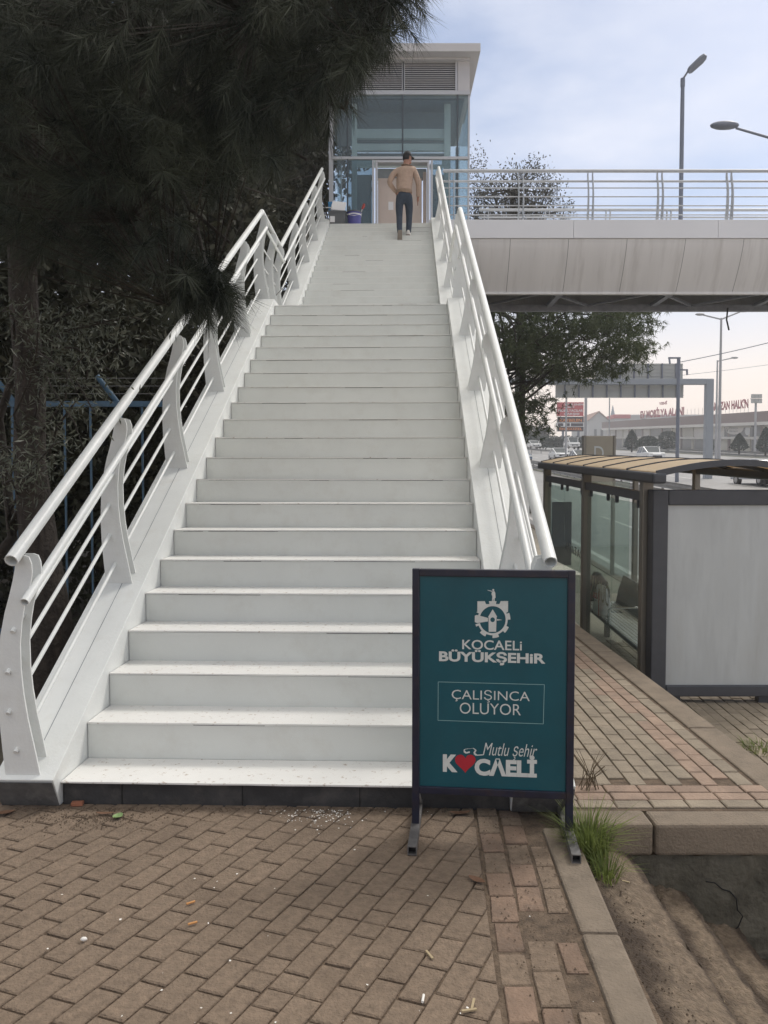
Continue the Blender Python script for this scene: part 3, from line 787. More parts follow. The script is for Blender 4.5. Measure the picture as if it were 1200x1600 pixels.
# shaft seen through the glass: slabs, recesses and the opening towards the sky
xs0, xs1 = tx(548), tx(706)
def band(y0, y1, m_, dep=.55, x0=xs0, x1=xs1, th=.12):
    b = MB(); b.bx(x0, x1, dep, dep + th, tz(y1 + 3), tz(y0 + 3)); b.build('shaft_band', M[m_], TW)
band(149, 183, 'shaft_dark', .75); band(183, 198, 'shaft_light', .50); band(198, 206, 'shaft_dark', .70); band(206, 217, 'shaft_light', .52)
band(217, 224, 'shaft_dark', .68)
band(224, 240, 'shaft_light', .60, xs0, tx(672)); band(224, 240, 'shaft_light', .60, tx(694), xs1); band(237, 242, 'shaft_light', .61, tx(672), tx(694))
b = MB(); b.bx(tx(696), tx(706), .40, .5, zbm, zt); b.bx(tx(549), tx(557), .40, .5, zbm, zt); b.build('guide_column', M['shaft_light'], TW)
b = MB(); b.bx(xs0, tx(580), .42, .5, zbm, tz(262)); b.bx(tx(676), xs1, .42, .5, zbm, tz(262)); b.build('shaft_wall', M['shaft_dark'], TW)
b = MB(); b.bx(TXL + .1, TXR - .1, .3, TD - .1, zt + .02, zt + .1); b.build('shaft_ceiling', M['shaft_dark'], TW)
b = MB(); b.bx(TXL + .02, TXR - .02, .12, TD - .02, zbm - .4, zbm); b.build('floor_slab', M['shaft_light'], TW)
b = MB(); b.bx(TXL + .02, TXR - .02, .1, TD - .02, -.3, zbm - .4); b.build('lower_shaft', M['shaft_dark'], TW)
# door portal and lift doors
pf = MB()
for a, c in ((581.5, 584.5), (586.5, 590), (667.5, 671), (673, 676)): pf.bx(tx(a), tx(c), -.05, .16, zbm, tz(251 if a in (581.5, 673) else 255))
pf.bx(tx(586.5), tx(671), -.052, .16, tz(255), tz(251.5)); pf.build('door_frame', M['alu_frame'], TW, bevel=.004)
b = MB(); b.bx(tx(590), tx(667.5), .35, .40, tz(272), tz(254)); b.build('door_lintel', M['shaft_dark'], TW)
dl = MB(); dl.bx(tx(590.5), tx(628.6), .30, .34, zbm, tz(270.5)); d1 = dl.build('lift_door', M['door'], TW, bevel=.005)
dl = MB(); dl.bx(tx(629.2), tx(660), .30, .34, zbm, tz(270.5)); dl.build('lift_door', M['door'], TW, bevel=.005)
b = MB(); b.bx(tx(662), tx(667.4), .24, .34, zbm, tz(262)); b.build('door_jamb', M['door'], TW)
b = MB(); b.bx(tx(607), tx(615), .294, .299, tz(321), tz(308)); b.build('notice', M['paper'], d1)

# lamps standing on the bridge deck
def deck_lamp(px, ytop, ybase, Y, label):
    base = at(px, ybase, Y); h = at(px, ytop, Y).z - base.z + .0
    t = thing('bridge_lamp', label, 'lamp post', (base.x, Y, base.z))
    b = MB(); b.tube([(0, 0, -.15), (0, 0, h * .8), (0, 0, h)], [.048, .045, .040], 14); b.build('pole', M['lamp'], t)
    b = MB(); b.tube([(0, 0, h - .16), (0, 0, h + .02)], .05, 14); b.build('collar', M['lamp'], t)
    b = MB(); b.tube([(0, 0, h), (.10, -.04, h + .16)], .022, 10); b.build('arm', M['lamp'], t)
    hd = MB(); d = Vector((.62, -.28, .52)).normalized(); o_ = Vector((.10, -.04, h + .14)); sd_ = Vector((.40, .70, -.10)); sd_ = (sd_ - d * sd_.dot(d)).normalized(); n_ = d.cross(sd_)
    poly = [(0, -.05), (.06, -.10), (.34, -.115), (.44, -.08), (.47, 0), (.44, .08), (.34, .115), (.06, .10), (0, .05)]
    hd.prism(poly, o_ - n_ * .035, d, sd_, n_ * .07); hd.build('lamp_head', M['lamp'], t, bevel=.015)
    return t
deck_lamp(1063.5, 124, 343, 17.6, 'slim grey lamp post standing on the bridge deck, flat tilted head')
# street lamp whose arm reaches in from the right, behind the bridge
hp = at(1127, 197, 24.0); t = thing('street_lamp', 'street lamp arm reaching in from the right above the bridge railing', 'street lamp', (hp.x + 3.2, 24, zr(24)))
H_ = hp.z - zr(24)
b = MB(); b.tube([(0, 0, 0), (0, 0, H_ - .9)], [.10, .06], 14); b.build('pole', M['lamp'], t)
b = MB(); b.tube([(0, 0, H_ - .92), (-.4, 0, H_ - .72), (-2.75, 0, H_ - .06)], [.05, .045, .035], 10); b.build('arm', M['lamp'], t)
b = MB(); b.ball((-3.1, 0, H_ + .02), .45, 14, 8, (1, .42, .26)); b.build('lamp_head', M['lamp'], t)

# ------------------------------------------------------------------ signboard in front of the stairs
sa, sb = Vector((.140, 3.335, 0)), Vector((.800, 3.265, 0))
sd_ = (sb - sa); SW = sd_.length
SG = thing('signboard', 'freestanding teal city council signboard in a dark blue steel frame before the stairs', 'signboard', tuple(sa), atan2(sd_.y, sd_.x))
PB, PT = .175, 1.165                                   # bottom and top of the panel
b = MB(); T_ = .032
b.bx(-.016, .016, -.016, .016, .03, PT); b.bx(SW - .016, SW + .016, -.016, .016, .0 + .03, PT)
b.bx(.016, SW - .016, -.016, .016, PT - T_, PT - .001); b.bx(.016, SW - .016, -.016, .016, PB, PB + T_)
b.build('frame', M['sign_frame'], SG, bevel=.003)
b = MB(); b.bx(.0165, SW - .0165, -.006, .006, PB + T_ + .0005, PT - T_ - .0005); PAN = b.build('panel', M['sign_teal'], SG)
for x in (0, SW):
    b = MB(); n = 12
    # square tube foot, open at its front end
    b.bx(x - .019, x + .019, -.23, .25, .004, .008); b.bx(x - .019, x + .019, -.23, .25, .037, .041)
    b.bx(x - .019, x - .0155, -.23, .25, .008, .037); b.bx(x + .0155, x + .019, -.23, .25, .008, .037)
    b.bx(x - .0155, x + .0155, -.20, .24, .008, .037); ft = b.build('foot', M['sign_foot'], SG)
    b = MB(); b.bx(x - .0152, x + .0152, -.204, -.2005, .0085, .0365); b.build('tube_opening', M['black'], ft)
    b = MB(); b.bar((x + (.012 if x == 0 else -.012), .20, .045), (x + (.012 if x == 0 else -.012), .02, .16), .006, .022); b.build('brace', M['sign_foot'], SG)
def sp(px, py):
    """panel point from a pixel of the close-up (941 x 1600 px crop, 680..880 by 900..1240)"""
    u = (680 + px * .21254 - 650.0) / 258.5 * SW
    top = 890.0 + (u / SW) * 5; bot = 1254 + (u / SW) * 9
    v = PT - (900 + py * .2125 - top) / (bot - top) * (PT - PB)
    return u, v
fnp = lambda dz=0: (lambda u, v: (u, -.0068 - dz, v))
def put(name, body, x0, x1, y0, y1, m_='ink', bold=.0, shear=0.):
    a = sp(x0, y1); c = sp(x1, y0)
    return lettering(name, body, (a[0], c[0], a[1], c[1]), fnp(), M[m_], PAN, bold, shear)
put('lettering', 'KOCAELi', 228, 696, 504, 566, bold=.012)
put('lettering', 'BÜYÜKŞEHiR', 44, 880, 585, 676, bold=.035)
put('lettering', 'ÇALIŞINCA', 146, 760, 886, 964, bold=-.004)
put('lettering', 'OLUYOR', 210, 692, 985, 1056, bold=-.004)
put('lettering', 'K', 77, 195, 1372, 1503, bold=.06)
put('lettering', 'CΛELİ', 330, 820, 1376, 1530, bold=.05)
put('lettering', 'Mutlu şehir', 395, 822, 1292, 1402, bold=-.004, shear=.35)
def flat(name, polys, m_, lift=0.):
    b = MB()
    for P in polys:
        Q = [sp(*p) for p in P]
        b.add([(q[0], -.0068 - lift, q[1]) for q in Q], [tuple(range(len(Q)))])
    return b.build(name, M[m_], PAN, fix=False)
# flourish before the script line
fl = []
cv = [(395, 1372), (345, 1375), (325, 1360), (340, 1335), (318, 1322), (280, 1325), (250, 1330), (246, 1345), (262, 1358), (292, 1350)]
for i in range(len(cv) - 1):
    (x0, y0), (x1, y1) = cv[i], cv[i + 1]; w = 4 + 3 * sin(i * 1.1); nx_, ny_ = -(y1 - y0), x1 - x0; ln = sqrt(nx_ ** 2 + ny_ ** 2); nx_, ny_ = nx_ / ln * w, ny_ / ln * w
    fl.append([(x0 + nx_, y0 + ny_), (x1 + nx_, y1 + ny_), (x1 - nx_, y1 - ny_), (x0 - nx_, y0 - ny_)])
flat('flourish', fl, 'ink')
flat('slogan_border', [[(38, 812), (874, 834), (874, 838), (38, 816)], [(36, 1106), (868, 1132), (868, 1136), (36, 1110)], [(36, 814), (40, 814), (39, 1108), (35, 1108)], [(871, 836), (875, 836), (869, 1134), (865, 1134)]], 'ink_thin')
hp_ = []
for i in range(40):
    a = 2 * pi * i / 40
    hp_.append((256 + 82 * (16 * sin(a) ** 3) / 16, 1430 - 70 * (13 * cos(a) - 5 * cos(2 * a) - 2 * cos(3 * a) - cos(4 * a)) / 14))
flat('heart', [hp_], 'heart', .0006)
# emblem: half cog, half castle wall round a clock tower, a standing figure on top
cx_, cy__ = 466, 343
def ro(a):
    a = a % 360
    if 25 < a < 155:
        ca, sa_ = cos(R(a)), sin(R(a)); x_l = 120 / max(1e-3, abs(ca)); x0 = 140 / max(1e-3, sa_) * ca
        top = 140 if (abs(x0) > 60 or abs(x0) < 30) else 118
        return min(x_l, top / max(1e-3, sa_))
    return 139 if (a % 45) < 22 else 118
ring = []
NR = 180
for i in range(NR):
    a0, a1 = 360 * i / NR, 360 * (i + 1) / NR; am = (a0 + a1) / 2
    if 165 < am < 194: continue
    r_o = ro(am); P = []
    for (a, r_) in ((a0, 102), (a1, 102), (a1, r_o), (a0, r_o)): P.append((cx_ + r_ * cos(R(a)), cy__ - r_ * sin(R(a))))
    ring.append(P)
flat('emblem_cog', ring, 'ink')
flat('emblem_tower', [[(430, 322), (466, 264), (502, 322)], [(434, 322), (497, 322), (494, 434), (436, 434)], [(326, 312), (342, 306), (430, 330), (430, 356), (345, 368), (326, 360)], [(500, 338), (542, 345), (500, 350)]], 'ink')
flat('emblem_clock', [[(466 + 18 * cos(R(20 * k)), 343 + 18 * sin(R(20 * k))) for k in range(18)]], 'sign_teal', .0006)
flat('emblem_figure', [[(459, 206), (463, 168), (456, 150), (460, 130), (478, 127), (486, 142), (488, 178), (482, 180), (480, 206), (472, 206), (470, 182), (466, 206)],
                       [(470 + 8 * cos(R(30 * k)), 119 + 8 * sin(R(30 * k))) for k in range(12)], [(460, 132), (424, 121), (426, 118), (462, 126)]], 'ink')

# ------------------------------------------------------------------ things left on the top platform
PZ = ZTOP - .004
pxy = lambda px, y: Vector((at(px, 350, y).x, y, PZ))
c = pxy(527.5, 16.56)
t = thing('storage_bin', 'dark grey plastic tub heaped with papers at the head of the stairs', 'plastic tub', tuple(c))
b = MB(); sx_ = .17
V = [(-.15, -.12, 0), (.15, -.12, 0), (.15, .12, 0), (-.15, .12, 0), (-.185, -.15, .27), (.185, -.15, .27), (.185, .15, .27), (-.185, .15, .27), (-.17, -.135, .26), (.17, -.135, .26), (.17, .135, .26), (-.17, .135, .26)]
b.add(V, [(0, 3, 2, 1), (0, 1, 5, 4), (1, 2, 6, 5), (2, 3, 7, 6), (3, 0, 4, 7), (4, 5, 9, 8), (5, 6, 10, 9), (6, 7, 11, 10), (7, 4, 8, 11), (8, 9, 10, 11)]); b.build('tub', M['bucket_grey'], t, bevel=.008)
b = MB(); b.bx(-.195, .195, -.158, .158, .25, .28); b.build('rim', M['bucket_grey'], t, bevel=.006)
b = MB(); b.box((-.10, -.142, .13), (.10, .004, .19), Matrix.Rotation(R(-8), 3, 'X')); b.build('label', M['paper'], t)
o = MB().box((.02, 0, .42), (.30, .03, .25), Matrix.Rotation(R(-28), 3, 'X') @ Matrix.Rotation(R(8), 3, 'Y')).build('paper_sack', M['paper'], None, bevel=.008)
o.location = c; tag(o, 'folded whitish paper sack standing in the grey tub', 'paper sack')
o = MB().box((-.15, .05, .41), (.09, .06, .24), Matrix.Rotation(R(-5), 3, 'Y')).build('carton', M['cyan'], None, bevel=.006)
o.location = c; tag(o, 'small bright blue carton poking out of the grey tub', 'carton')
c2 = pxy(553.5, 16.56)
t = thing('bucket', 'blue paint bucket with a white wire handle beside the grey tub', 'bucket', tuple(c2))
b = MB(); b.tube([(0, 0, 0), (0, 0, .29)], [.135, .155], 24, caps=True); b.build('body', M['bucket_blue'], t)
b = MB(); b.tube([(0, 0, .27), (0, 0, .295)], .163, 24); b.build('rim', M['bucket_grey'], t)
b = MB(); b.tube([(-.165, -.03, .25), (-.12, -.15, .20), (0, -.175, .17), (.12, -.15, .20), (.165, -.03, .25)], .005, 6); b.build('handle', M['paper'], t)
b = MB(); b.tube([(0, 0, .215), (0, 0, .235)], .1545, 24); b.build('band', M['paper'], t)
o = thing('paint_roller', 'red handled paint tool leaning in the blue bucket', 'paint tool', tuple(c2))
b = MB(); b.tube([(.10, 0, .06), (.17, 0, .37)], .008, 8); b.build('shaft', M['paper'], o)
b = MB(); b.tube([(.165, 0, .36), (.20, 0, .42), (.215, 0, .47)], [.018, .03, .022], 10); b.build('grip', M['tool_red'], o)
# low wire rack and long poles at the railing end
c3 = pxy(511.5, 16.52)
t = thing('wire_rack', 'low white wire rack on the platform by the left railing end', 'rack', tuple(c3))
for x in (-.10, .10): MB().tube([(x, 0, 0), (x, 0, .40)], .012, 8).build('upright', M['white'], t)
for z in (.08, .22, .38): MB().tube([(-.10, 0, z), (.10, 0, z)], .010, 8).build('rung', M['white'], t)
t = thing('broom_pole', 'thin brown pole leaning on the left railing at the head of the stairs', 'pole', tuple(pxy(511, 16.5)))
b = MB(); b.tube([(.06, 0, 0), (-.28, -.05, 1.25)], .013, 8); b.build('pole', M['bark'], t)

# ------------------------------------------------------------------ man walking up the stairs
def skin_obj(name, chains, mt, parent, sub=2, root=None):
    """chains: lists of (point, radius or (rx, ry)); identical points are welded"""
    idx = {}; V = []; E_ = []; rad = []
    for ch in chains:
        last = None
        for p, r_ in ch:
            k = tuple(round(c, 4) for c in p)
            if k not in idx: idx[k] = len(V); V.append(p); rad.append(r_)
            i = idx[k]
            if last is not None and last != i: E_.append((last, i))
            last = i
    me = bpy.data.meshes.new(name); me.from_pydata([tuple(v) for v in V], E_, []); me.update()
    o = bpy.data.objects.new(name, me); col.objects.link(o)
    m = o.modifiers.new('skin', 'SKIN'); m.use_smooth_shade = True
    sv = me.skin_vertices[0].data
    for i, r_ in enumerate(rad): sv[i].radius = r_ if isinstance(r_, tuple) else (r_, r_)
    sv[root or 0].use_root = True
    if sub: s_ = o.modifiers.new('sub', 'SUBSURF'); s_.levels = sub; s_.render_levels = sub
    # bake so that the figure is plain mesh
    dg = bpy.context.evaluated_depsgraph_get(); me2 = bpy.data.meshes.new_from_object(o.evaluated_get(dg)); me2.name = name
    o.modifiers.clear(); o.data = me2; bpy.data.meshes.remove(me)
    me2.materials.clear(); me2.materials.append(mt)
    for p in me2.polygons: p.use_smooth = True
    if parent is not None: o.parent = parent
    return o
fl_ = ST.matrix_basis
kf = 15                                                    # index of the step under his front foot
step_y = lambda k: 7.7 + .30 * k
step_z = lambda k: ZL + .18 * (k + 1)
px0 = at(631, 370, 15.75).x
py_front = 3.585 + step_y(14) + .16; zf_ = step_z(14); zr_ = step_z(13)
ppl = thing('person', 'man in tan sweater, dark trousers and black cap climbing the stairs, seen from behind', 'person', (px0, py_front - .12, zf_), R(-1.77))
hipz = .84
# left foot trails (heel lifted), right foot forward; y points up the stairs
LH, RH = (-.095, -.02, hipz), (.095, 0, hipz)
LK, LA = (-.095, -.02, .385), (-.085, -.235, -.03)
RK, RA = (.10, .10, .42), (.085, .03, .055)
neck = (.02, .07, 1.40); chest = (.01, .05, 1.20); waist = (0, .01, .98)
LS, RS = (-.165, .055, 1.30), (.185, .065, 1.30)
LE, LW_ = (-.30, .0, 1.06), (-.165, .17, .93)
RE, RW = (.285, .06, 1.045), (.275, .12, .80)
head0 = (.045, .10, 1.475); head1 = (.055, .115, 1.56); head2 = (.06, .12, 1.65)
body = [[((0, 0, hipz), (.14, .10)), (waist, (.12, .09)), (chest, (.14, .095)), (neck, .058), (head0, .062), (head1, (.074, .088)), (head2, (.066, .082))],
        [((0, 0, hipz), (.14, .10)), (LH, .085), (LK, .055), (LA, .036)], [((0, 0, hipz), (.14, .10)), (RH, .085), (RK, .055), (RA, .036)],
        [(chest, (.14, .095)), (LS, .045), (LE, .036), (LW_, .027)], [(chest, (.14, .095)), (RS, .045), (RE, .036), (RW, .027)]]
def hand(w, d, side, ch):
    w = Vector(w); d = Vector(d).normalized(); sdv = Vector(side).normalized(); palm = w + d * .055
    ch.append([(tuple(w), .027), (tuple(palm), (.030, .017))])
    for i, (o_, l_) in enumerate(((-.027, .062), (-.009, .072), (.009, .068), (.026, .053))):
        k0 = palm + d * .025 + sdv * o_; k1 = k0 + d * l_ * .55 + Vector((0, .012, 0)); k2 = k1 + d * l_ * .35 + Vector((0, .02, 0))
        ch.append([(tuple(palm), (.030, .017)), (tuple(k0), .0095), (tuple(k1), .0085), (tuple(k2), .0075)])
    th = w + d * .03 - sdv * .03 + Vector((0, .015, 0)); ch.append([(tuple(w), .027), (tuple(th), .0105), (tuple(th + d * .045 + Vector((0, .012, 0))), .0085)])
hand(RW, (-.03, .18, -1), (0, 1, .1), body); hand(LW_, (.6, .7, -.45), (.3, .2, 1), body)
bd = skin_obj('body', body, M['skin'], ppl)
# head: skull, face turned to the right, ears, nose
hd = MB(); hc_ = Vector((.062, .125, 1.59)); 
hd.ball(hc_, .100, 18, 14, (.80, .92, 1.15)); hdo = hd.build('head', M['skin'], ppl)
fdir = Vector((.78, .62, -.12)).normalized(); rt = fdir.cross(Vector((0, 0, 1))).normalized()
fc = MB(); q = hc_ + fdir * .088
fc.prism([(-.012, -.028), (.012, -.028), (.004, .018), (-.004, .018)], q - fdir * .012, rt, (0, 0, 1), fdir * .028)
for s_ in (-1, 1): fc.ball(hc_ + rt * s_ * .079 - Vector((0, 0, .01)), .026, 8, 6, (.5, .5, 1.1))
fc.ball(hc_ + fdir * .05 - Vector((0, 0, .075)), .046, 10, 7, (1, 1, .8)); fc.build('face', M['skin'], hdo)
ey = MB()
for s_ in (-1, 1): ey.ball(q + rt * s_ * .03 + Vector((0, 0, .018)) - fdir * .012, .009, 8, 6)
ey.box(q - Vector((0, 0, .055)) - fdir * .012, (.03, .012, .006)); ey.build('eyes', M['hair'], hdo)
cp = MB(); V = []; Fc = []
cc = hc_ + Vector((0, 0, .022))
for j in range(9):
    a = (pi / 2 + .12) * j / 8
    for k in range(20):
        bb = 2 * pi * k / 20; V.append((cc.x + .093 * sin(a) * cos(bb), cc.y + .103 * sin(a) * sin(bb), cc.z + .108 * cos(a)))
for j in range(8):
    for k in range(20): Fc.append((j * 20 + k, j * 20 + (k + 1) % 20, (j + 1) * 20 + (k + 1) % 20, (j + 1) * 20 + k))
cp.add(V, Fc, True)
cp.prism([(-.06, .06), (-.055, .13), (-.03, .155), (.03, .155), (.055, .13), (.06, .06)], cc + Vector((0, 0, .004)), rt, fdir, (0, 0, .010)); cp.build('cap', M['hair'], ppl)
hr_ = MB(); hr_.ball(hc_ - fdir * .018 + Vector((0, 0, -.006)), .098, 16, 10, (.83, .95, 1.0)); hr_.build('hair', M['hair'], ppl)
# clothes
sw = [[((0, -.005, .80), (.150, .122)), ((0, .0, .88), (.172, .138)), (waist, (.166, .130)), ((.005, .035, 1.09), (.182, .136)), ((.008, .045, 1.20), (.188, .138)), ((.012, .058, 1.30), (.165, .118)), ((.015, .065, 1.365), (.105, .090)), ((.02, .07, 1.41), .070)],
      [((.012, .058, 1.30), (.165, .118)), ((-.165, .055, 1.318), (.088, .082)), ((-.235, .030, 1.205), .068), (LE, .058), ((-.235, .08, .995), .052), (LW_, .041)],
      [((.012, .058, 1.30), (.165, .118)), ((.185, .065, 1.318), (.088, .082)), ((.25, .062, 1.19), .067), (RE, .057), ((.285, .09, .92), .052), (RW, .043)]]
skin_obj('sweater', sw, M['sweater'], ppl)
tr = [[((0, 0, .90), (.142, .108)), ((0, 0, .80), (.148, .115)), ((-.09, -.02, .72), (.094, .096)), ((-.098, -.01, .56), (.080, .082)), (LK, (.066, .068)), ((-.092, -.12, .19), (.060, .064)), (LA, .050)],
      [((0, 0, .80), (.148, .115)), ((.09, .02, .72), (.094, .096)), ((.10, .07, .57), (.080, .082)), (RK, (.066, .068)), ((.095, .07, .23), (.060, .062)), (RA, .052)]]
b = MB(); nn = 24
def ring(c, rx, ry, h):
    V = [(c[0] + rx * cos(2 * pi * k / nn), c[1] + ry * sin(2 * pi * k / nn), c[2] + dz) for dz in (-h / 2, h / 2) for k in range(nn)]
    b.add(V, [(k, (k + 1) % nn, nn + (k + 1) % nn, nn + k) for k in range(nn)], True)
ring((0, .0, .872), .158, .128, .055); ring((.022, .075, 1.418), .066, .066, .028); b.build('knit_band', M['sweater_band'], ppl)
skin_obj('trousers', tr, M['jeans'], ppl)
def shoe(name, ank, pitch, yaw):
    Mx = Matrix.Translation(ank) @ Matrix.Rotation(yaw, 4, 'Z') @ Matrix.Rotation(pitch, 4, 'X')
    up = [(-.07, .036, .045), (-.03, .042, .06), (.04, .043, .045), (.11, .045, .02), (.165, .036, .008), (.19, .012, 0)]
    b = MB(); V = []; n = 10
    for (yy, w, h) in up:
        for k in range(n):
            a = pi * k / (n - 1); V.append(Mx @ Vector((w * cos(a), yy, -.045 + (h + .045) * sin(a) ** .7)))
    b.add(V, [(i * n + k, i * n + k + 1, (i + 1) * n + k + 1, (i + 1) * n + k) for i in range(len(up) - 1) for k in range(n - 1)] + [tuple(range(n))[::-1]], True)
    sh = b.build(name, M['shoe'], ppl)
    P = [(w * 1.06, yy) for yy, w, h in up] + [(-w * 1.06, yy) for yy, w, h in up[::-1]]
    P = [(.038, -.082)] + P + [(-.038, -.082)]
    b = MB(); A = [Mx @ Vector((p[0], p[1], -.07)) for p in P]; B = [Mx @ Vector((p[0], p[1], -.043)) for p in P]; n = len(P)
    b.add(A + B, [tuple(range(n))[::-1], tuple(range(n, 2 * n))] + [(i, (i + 1) % n, n + (i + 1) % n, n + i) for i in range(n)]); b.build('sole', M['sole'], sh)
shoe('shoe', Vector(LA) + Vector((0, .0, .005)), R(-62), R(4)); shoe('shoe', Vector(RA) + Vector((0, .0, .014)), 0, R(-10))

# ------------------------------------------------------------------ bus shelter on the lower pavement
SXB, SYN, SYM, SYF = 2.57, 7.52, 9.75, 12.1
BS = thing('bus_shelter', 'glass-backed bus shelter with a curved tan panelled roof beside the highway', 'bus shelter', (SXB, SYN, zs(SYN)))
def L_(x, y, z): return (x - SXB, y - SYN, z - zs(SYN))           # world -> shelter
zb_n = at(1010, 752, SYN).z                                       # underside of the rear beam at the near post
def zb_(y): return zb_n + .043 * (y - SYN)
for y in (SYN, SYM, SYF):
    b = MB(); b.bx(SXB - .055 - SXB, .055, y - .05 - SYN, y + .05 - SYN, zs(y) - .05 - zs(SYN), zb_(y) - zs(SYN)); po = b.build('post', M['shelter_post'], BS, bevel=.012)
    b = MB(); b.bx(1.35, 1.43, y - .04 - SYN, y + .04 - SYN, zs(y) - .05 - zs(SYN), zb_(y) + .05 - zs(SYN)); b.build('front_post', M['shelter_post'], BS, bevel=.012)
b = MB(); b.bar(L_(SXB, SYN + .05, zb_(SYN) - .15), L_(SXB, SYF, zb_(SYF) - .15), .06, .09); b.build('glass_rail', M['shelter'], BS)
b = MB(); b.bar(L_(SXB - .02, SYN - .42, zb_(SYN - .42) + .045), L_(SXB - .02, SYF + .35, zb_(SYF + .35) + .045), .13, .10); b.build('rear_beam', M['shelter'], BS, bevel=.02)
b = MB(); b.bar(L_(SXB + 1.42, SYN - .42, zb_(SYN - .42) + .045), L_(SXB + 1.42, SYF + .35, zb_(SYF + .35) + .045), .10, .10); b.build('front_beam', M['shelter'], BS, bevel=.02)
# arched roof: ribs and tan panels
ry0, ry1, nrib = SYN - .38, SYF + .30, 7
def arch(t): return -.04 + 1.50 * t,   .075 + .115 * sin(pi * min(1, t * .93 + .03))
NA = 14
for k in range(nrib):
    y = ry0 + (ry1 - ry0) * k / (nrib - 1); b = MB(); V = []
    for i in range(NA + 1):
        ax, az = arch(i / NA); z = zb_(y) + az
        for dy, dz in ((-.018, -.03), (.018, -.03), (.018, .030), (-.018, .030)): V.append(L_(SXB + ax, y + dy, z + dz))
    b.add(V, [(4 * i + q, 4 * i + (q + 1) % 4, 4 * i + 4 + (q + 1) % 4, 4 * i + 4 + q) for i in range(NA) for q in range(4)] + [(0, 3, 2, 1), (4 * NA, 4 * NA + 1, 4 * NA + 2, 4 * NA + 3)])
    b.build('roof_rib', M['shelter'], BS)
    if k < nrib - 1:
        y2 = ry0 + (ry1 - ry0) * (k + 1) / (nrib - 1); b = MB(); V = []
        for i in range(NA + 1):
            ax, az = arch(i / NA)
            for yy in (y + .02, y2 - .02): V += [L_(SXB + ax, yy, zb_(yy) + az + .018), L_(SXB + ax, yy, zb_(yy) + az + .008)]
        b.add(V, [f for i in range(NA) for f in ((4 * i, 4 * i + 2, 4 * i + 6, 4 * i + 4), (4 * i + 1, 4 * i + 5, 4 * i + 7, 4 * i + 3))], True); b.build('roof_panel', M['tan_panel'], BS)
# rear glass: two bays of two panes, clips, a thin mid rail reflection strip
panes = []
for (y0, y1) in ((SYN + .06, (SYN + SYM) / 2 - .004), ((SYN + SYM) / 2 + .004, SYM - .06), (SYM + .06, (SYM + SYF) / 2 - .004), ((SYM + SYF) / 2 + .004, SYF - .06)):
    b = MB(); V = []
    for xx in (SXB - .004, SXB + .004):
        V += [L_(xx, y0, zs(y0) + .10), L_(xx, y1, zs(y1) + .10), L_(xx, y1, zb_(y1) - .235), L_(xx, y0, zb_(y0) - .235)]
    b.add(V, [(0, 1, 2, 3), (4, 7, 6, 5), (0, 4, 5, 1), (1, 5, 6, 2), (2, 6, 7, 3), (3, 7, 4, 0)]); pn = b.build('glass_pane', M['glass_clear'], BS)
    panes.append((pn, y0, y1))
    for yy in (y0 + .16, y1 - .16):
        b = MB(); b.box(L_(SXB, yy, zb_(yy) - .235), (.035, .045, .085)); b.build('glass_clip', M['shelter'], BS, bevel=.008)
# side glass at the far end and a dark notice case on it
b = MB(); b.bx(.06, 1.30, SYF - SYN - .004, SYF - SYN + .004, zs(SYF) + .1 - zs(SYN), zb_(SYF) - .2 - zs(SYN)); b.build('glass_pane', M['glass_clear'], BS)
b = MB(); b.bx(.07, .38, SYF - SYN - .05, SYF - SYN - .012, zs(SYF) + .55 - zs(SYN), zs(SYF) + 1.55 - zs(SYN)); b.build('notice_case', M['shelter'], BS, bevel=.01)
# faded lettering stuck on the glass (reads from the road side)
pn, y0, y1 = panes[2]
lettering('decal', 'ATATAS', (y1 - .12, y0 + .1, 0, .12), lambda u, v: L_(SXB - .0055, u, zs(u) + .98 + v), mat('decal', (.22, .24, .24), .7), pn)
pn, y0, y1 = panes[1]
lettering('decal', 'DURAK', (y0 + .12, y1 - .15, 0, .30), lambda u, v: L_(SXB + .0055, u, zs(u) + .62 + v * .8), mat('decal_tan', (.44, .38, .27), .7), pn)
# bench inside: perforated metal seat, tubular arm, dark moulded back
BN = thing('bench', 'perforated metal bench inside the bus shelter with a dark curved back', 'bench', (SXB + .06, 7.95, zs(7.95)))
def bl(y, z): return z + G * (y)
b = MB(); x0, x1 = .03, .47; nxh, nyh = 9, 44; y0_, y1_ = -.05, 2.3; dx = (x1 - x0) / nxh; dy = (y1_ - y0_) / nyh; zt_ = .37
V = []; Fc = []
for i in range(nxh):
    for j in range(nyh):
        xa, xb = x0 + i * dx, x0 + (i + 1) * dx; ya, yb = y0_ + j * dy, y0_ + (j + 1) * dy
        hx, hy = dx * .22, dy * .30; cxh, cyh = (xa + xb) / 2, (ya + yb) / 2 + (dy * .15 if i % 2 else -dy * .15)
        o8 = [(xa, ya), (xb, ya), (xb, yb), (xa, yb), (cxh - hx, cyh - hy), (cxh + hx, cyh - hy), (cxh + hx, cyh + hy), (cxh - hx, cyh + hy)]
        n0 = len(V); V += [(p[0], p[1], bl(p[1], zt_)) for p in o8]
        Fc += [tuple(n0 + q for q in f) for f in ((0, 1, 5, 4), (1, 2, 6, 5), (2, 3, 7, 6), (3, 0, 4, 7))]
b.add(V, Fc); b.build('seat', M['seat_metal'], BN, fix=False)
b = MB(); b.bar((x0, y0_, bl(y0_, zt_ - .02)), (x0, y1_, bl(y1_, zt_ - .02)), .02, .04); b.bar((x1, y0_, bl(y0_, zt_ - .02)), (x1, y1_, bl(y1_, zt_ - .02)), .02, .04)
b.bar((x0, y0_, bl(y0_, zt_ - .02)), (x1, y0_, bl(y0_, zt_ - .02)), .02, .04); b.build('seat_frame', M['shelter'], BN)
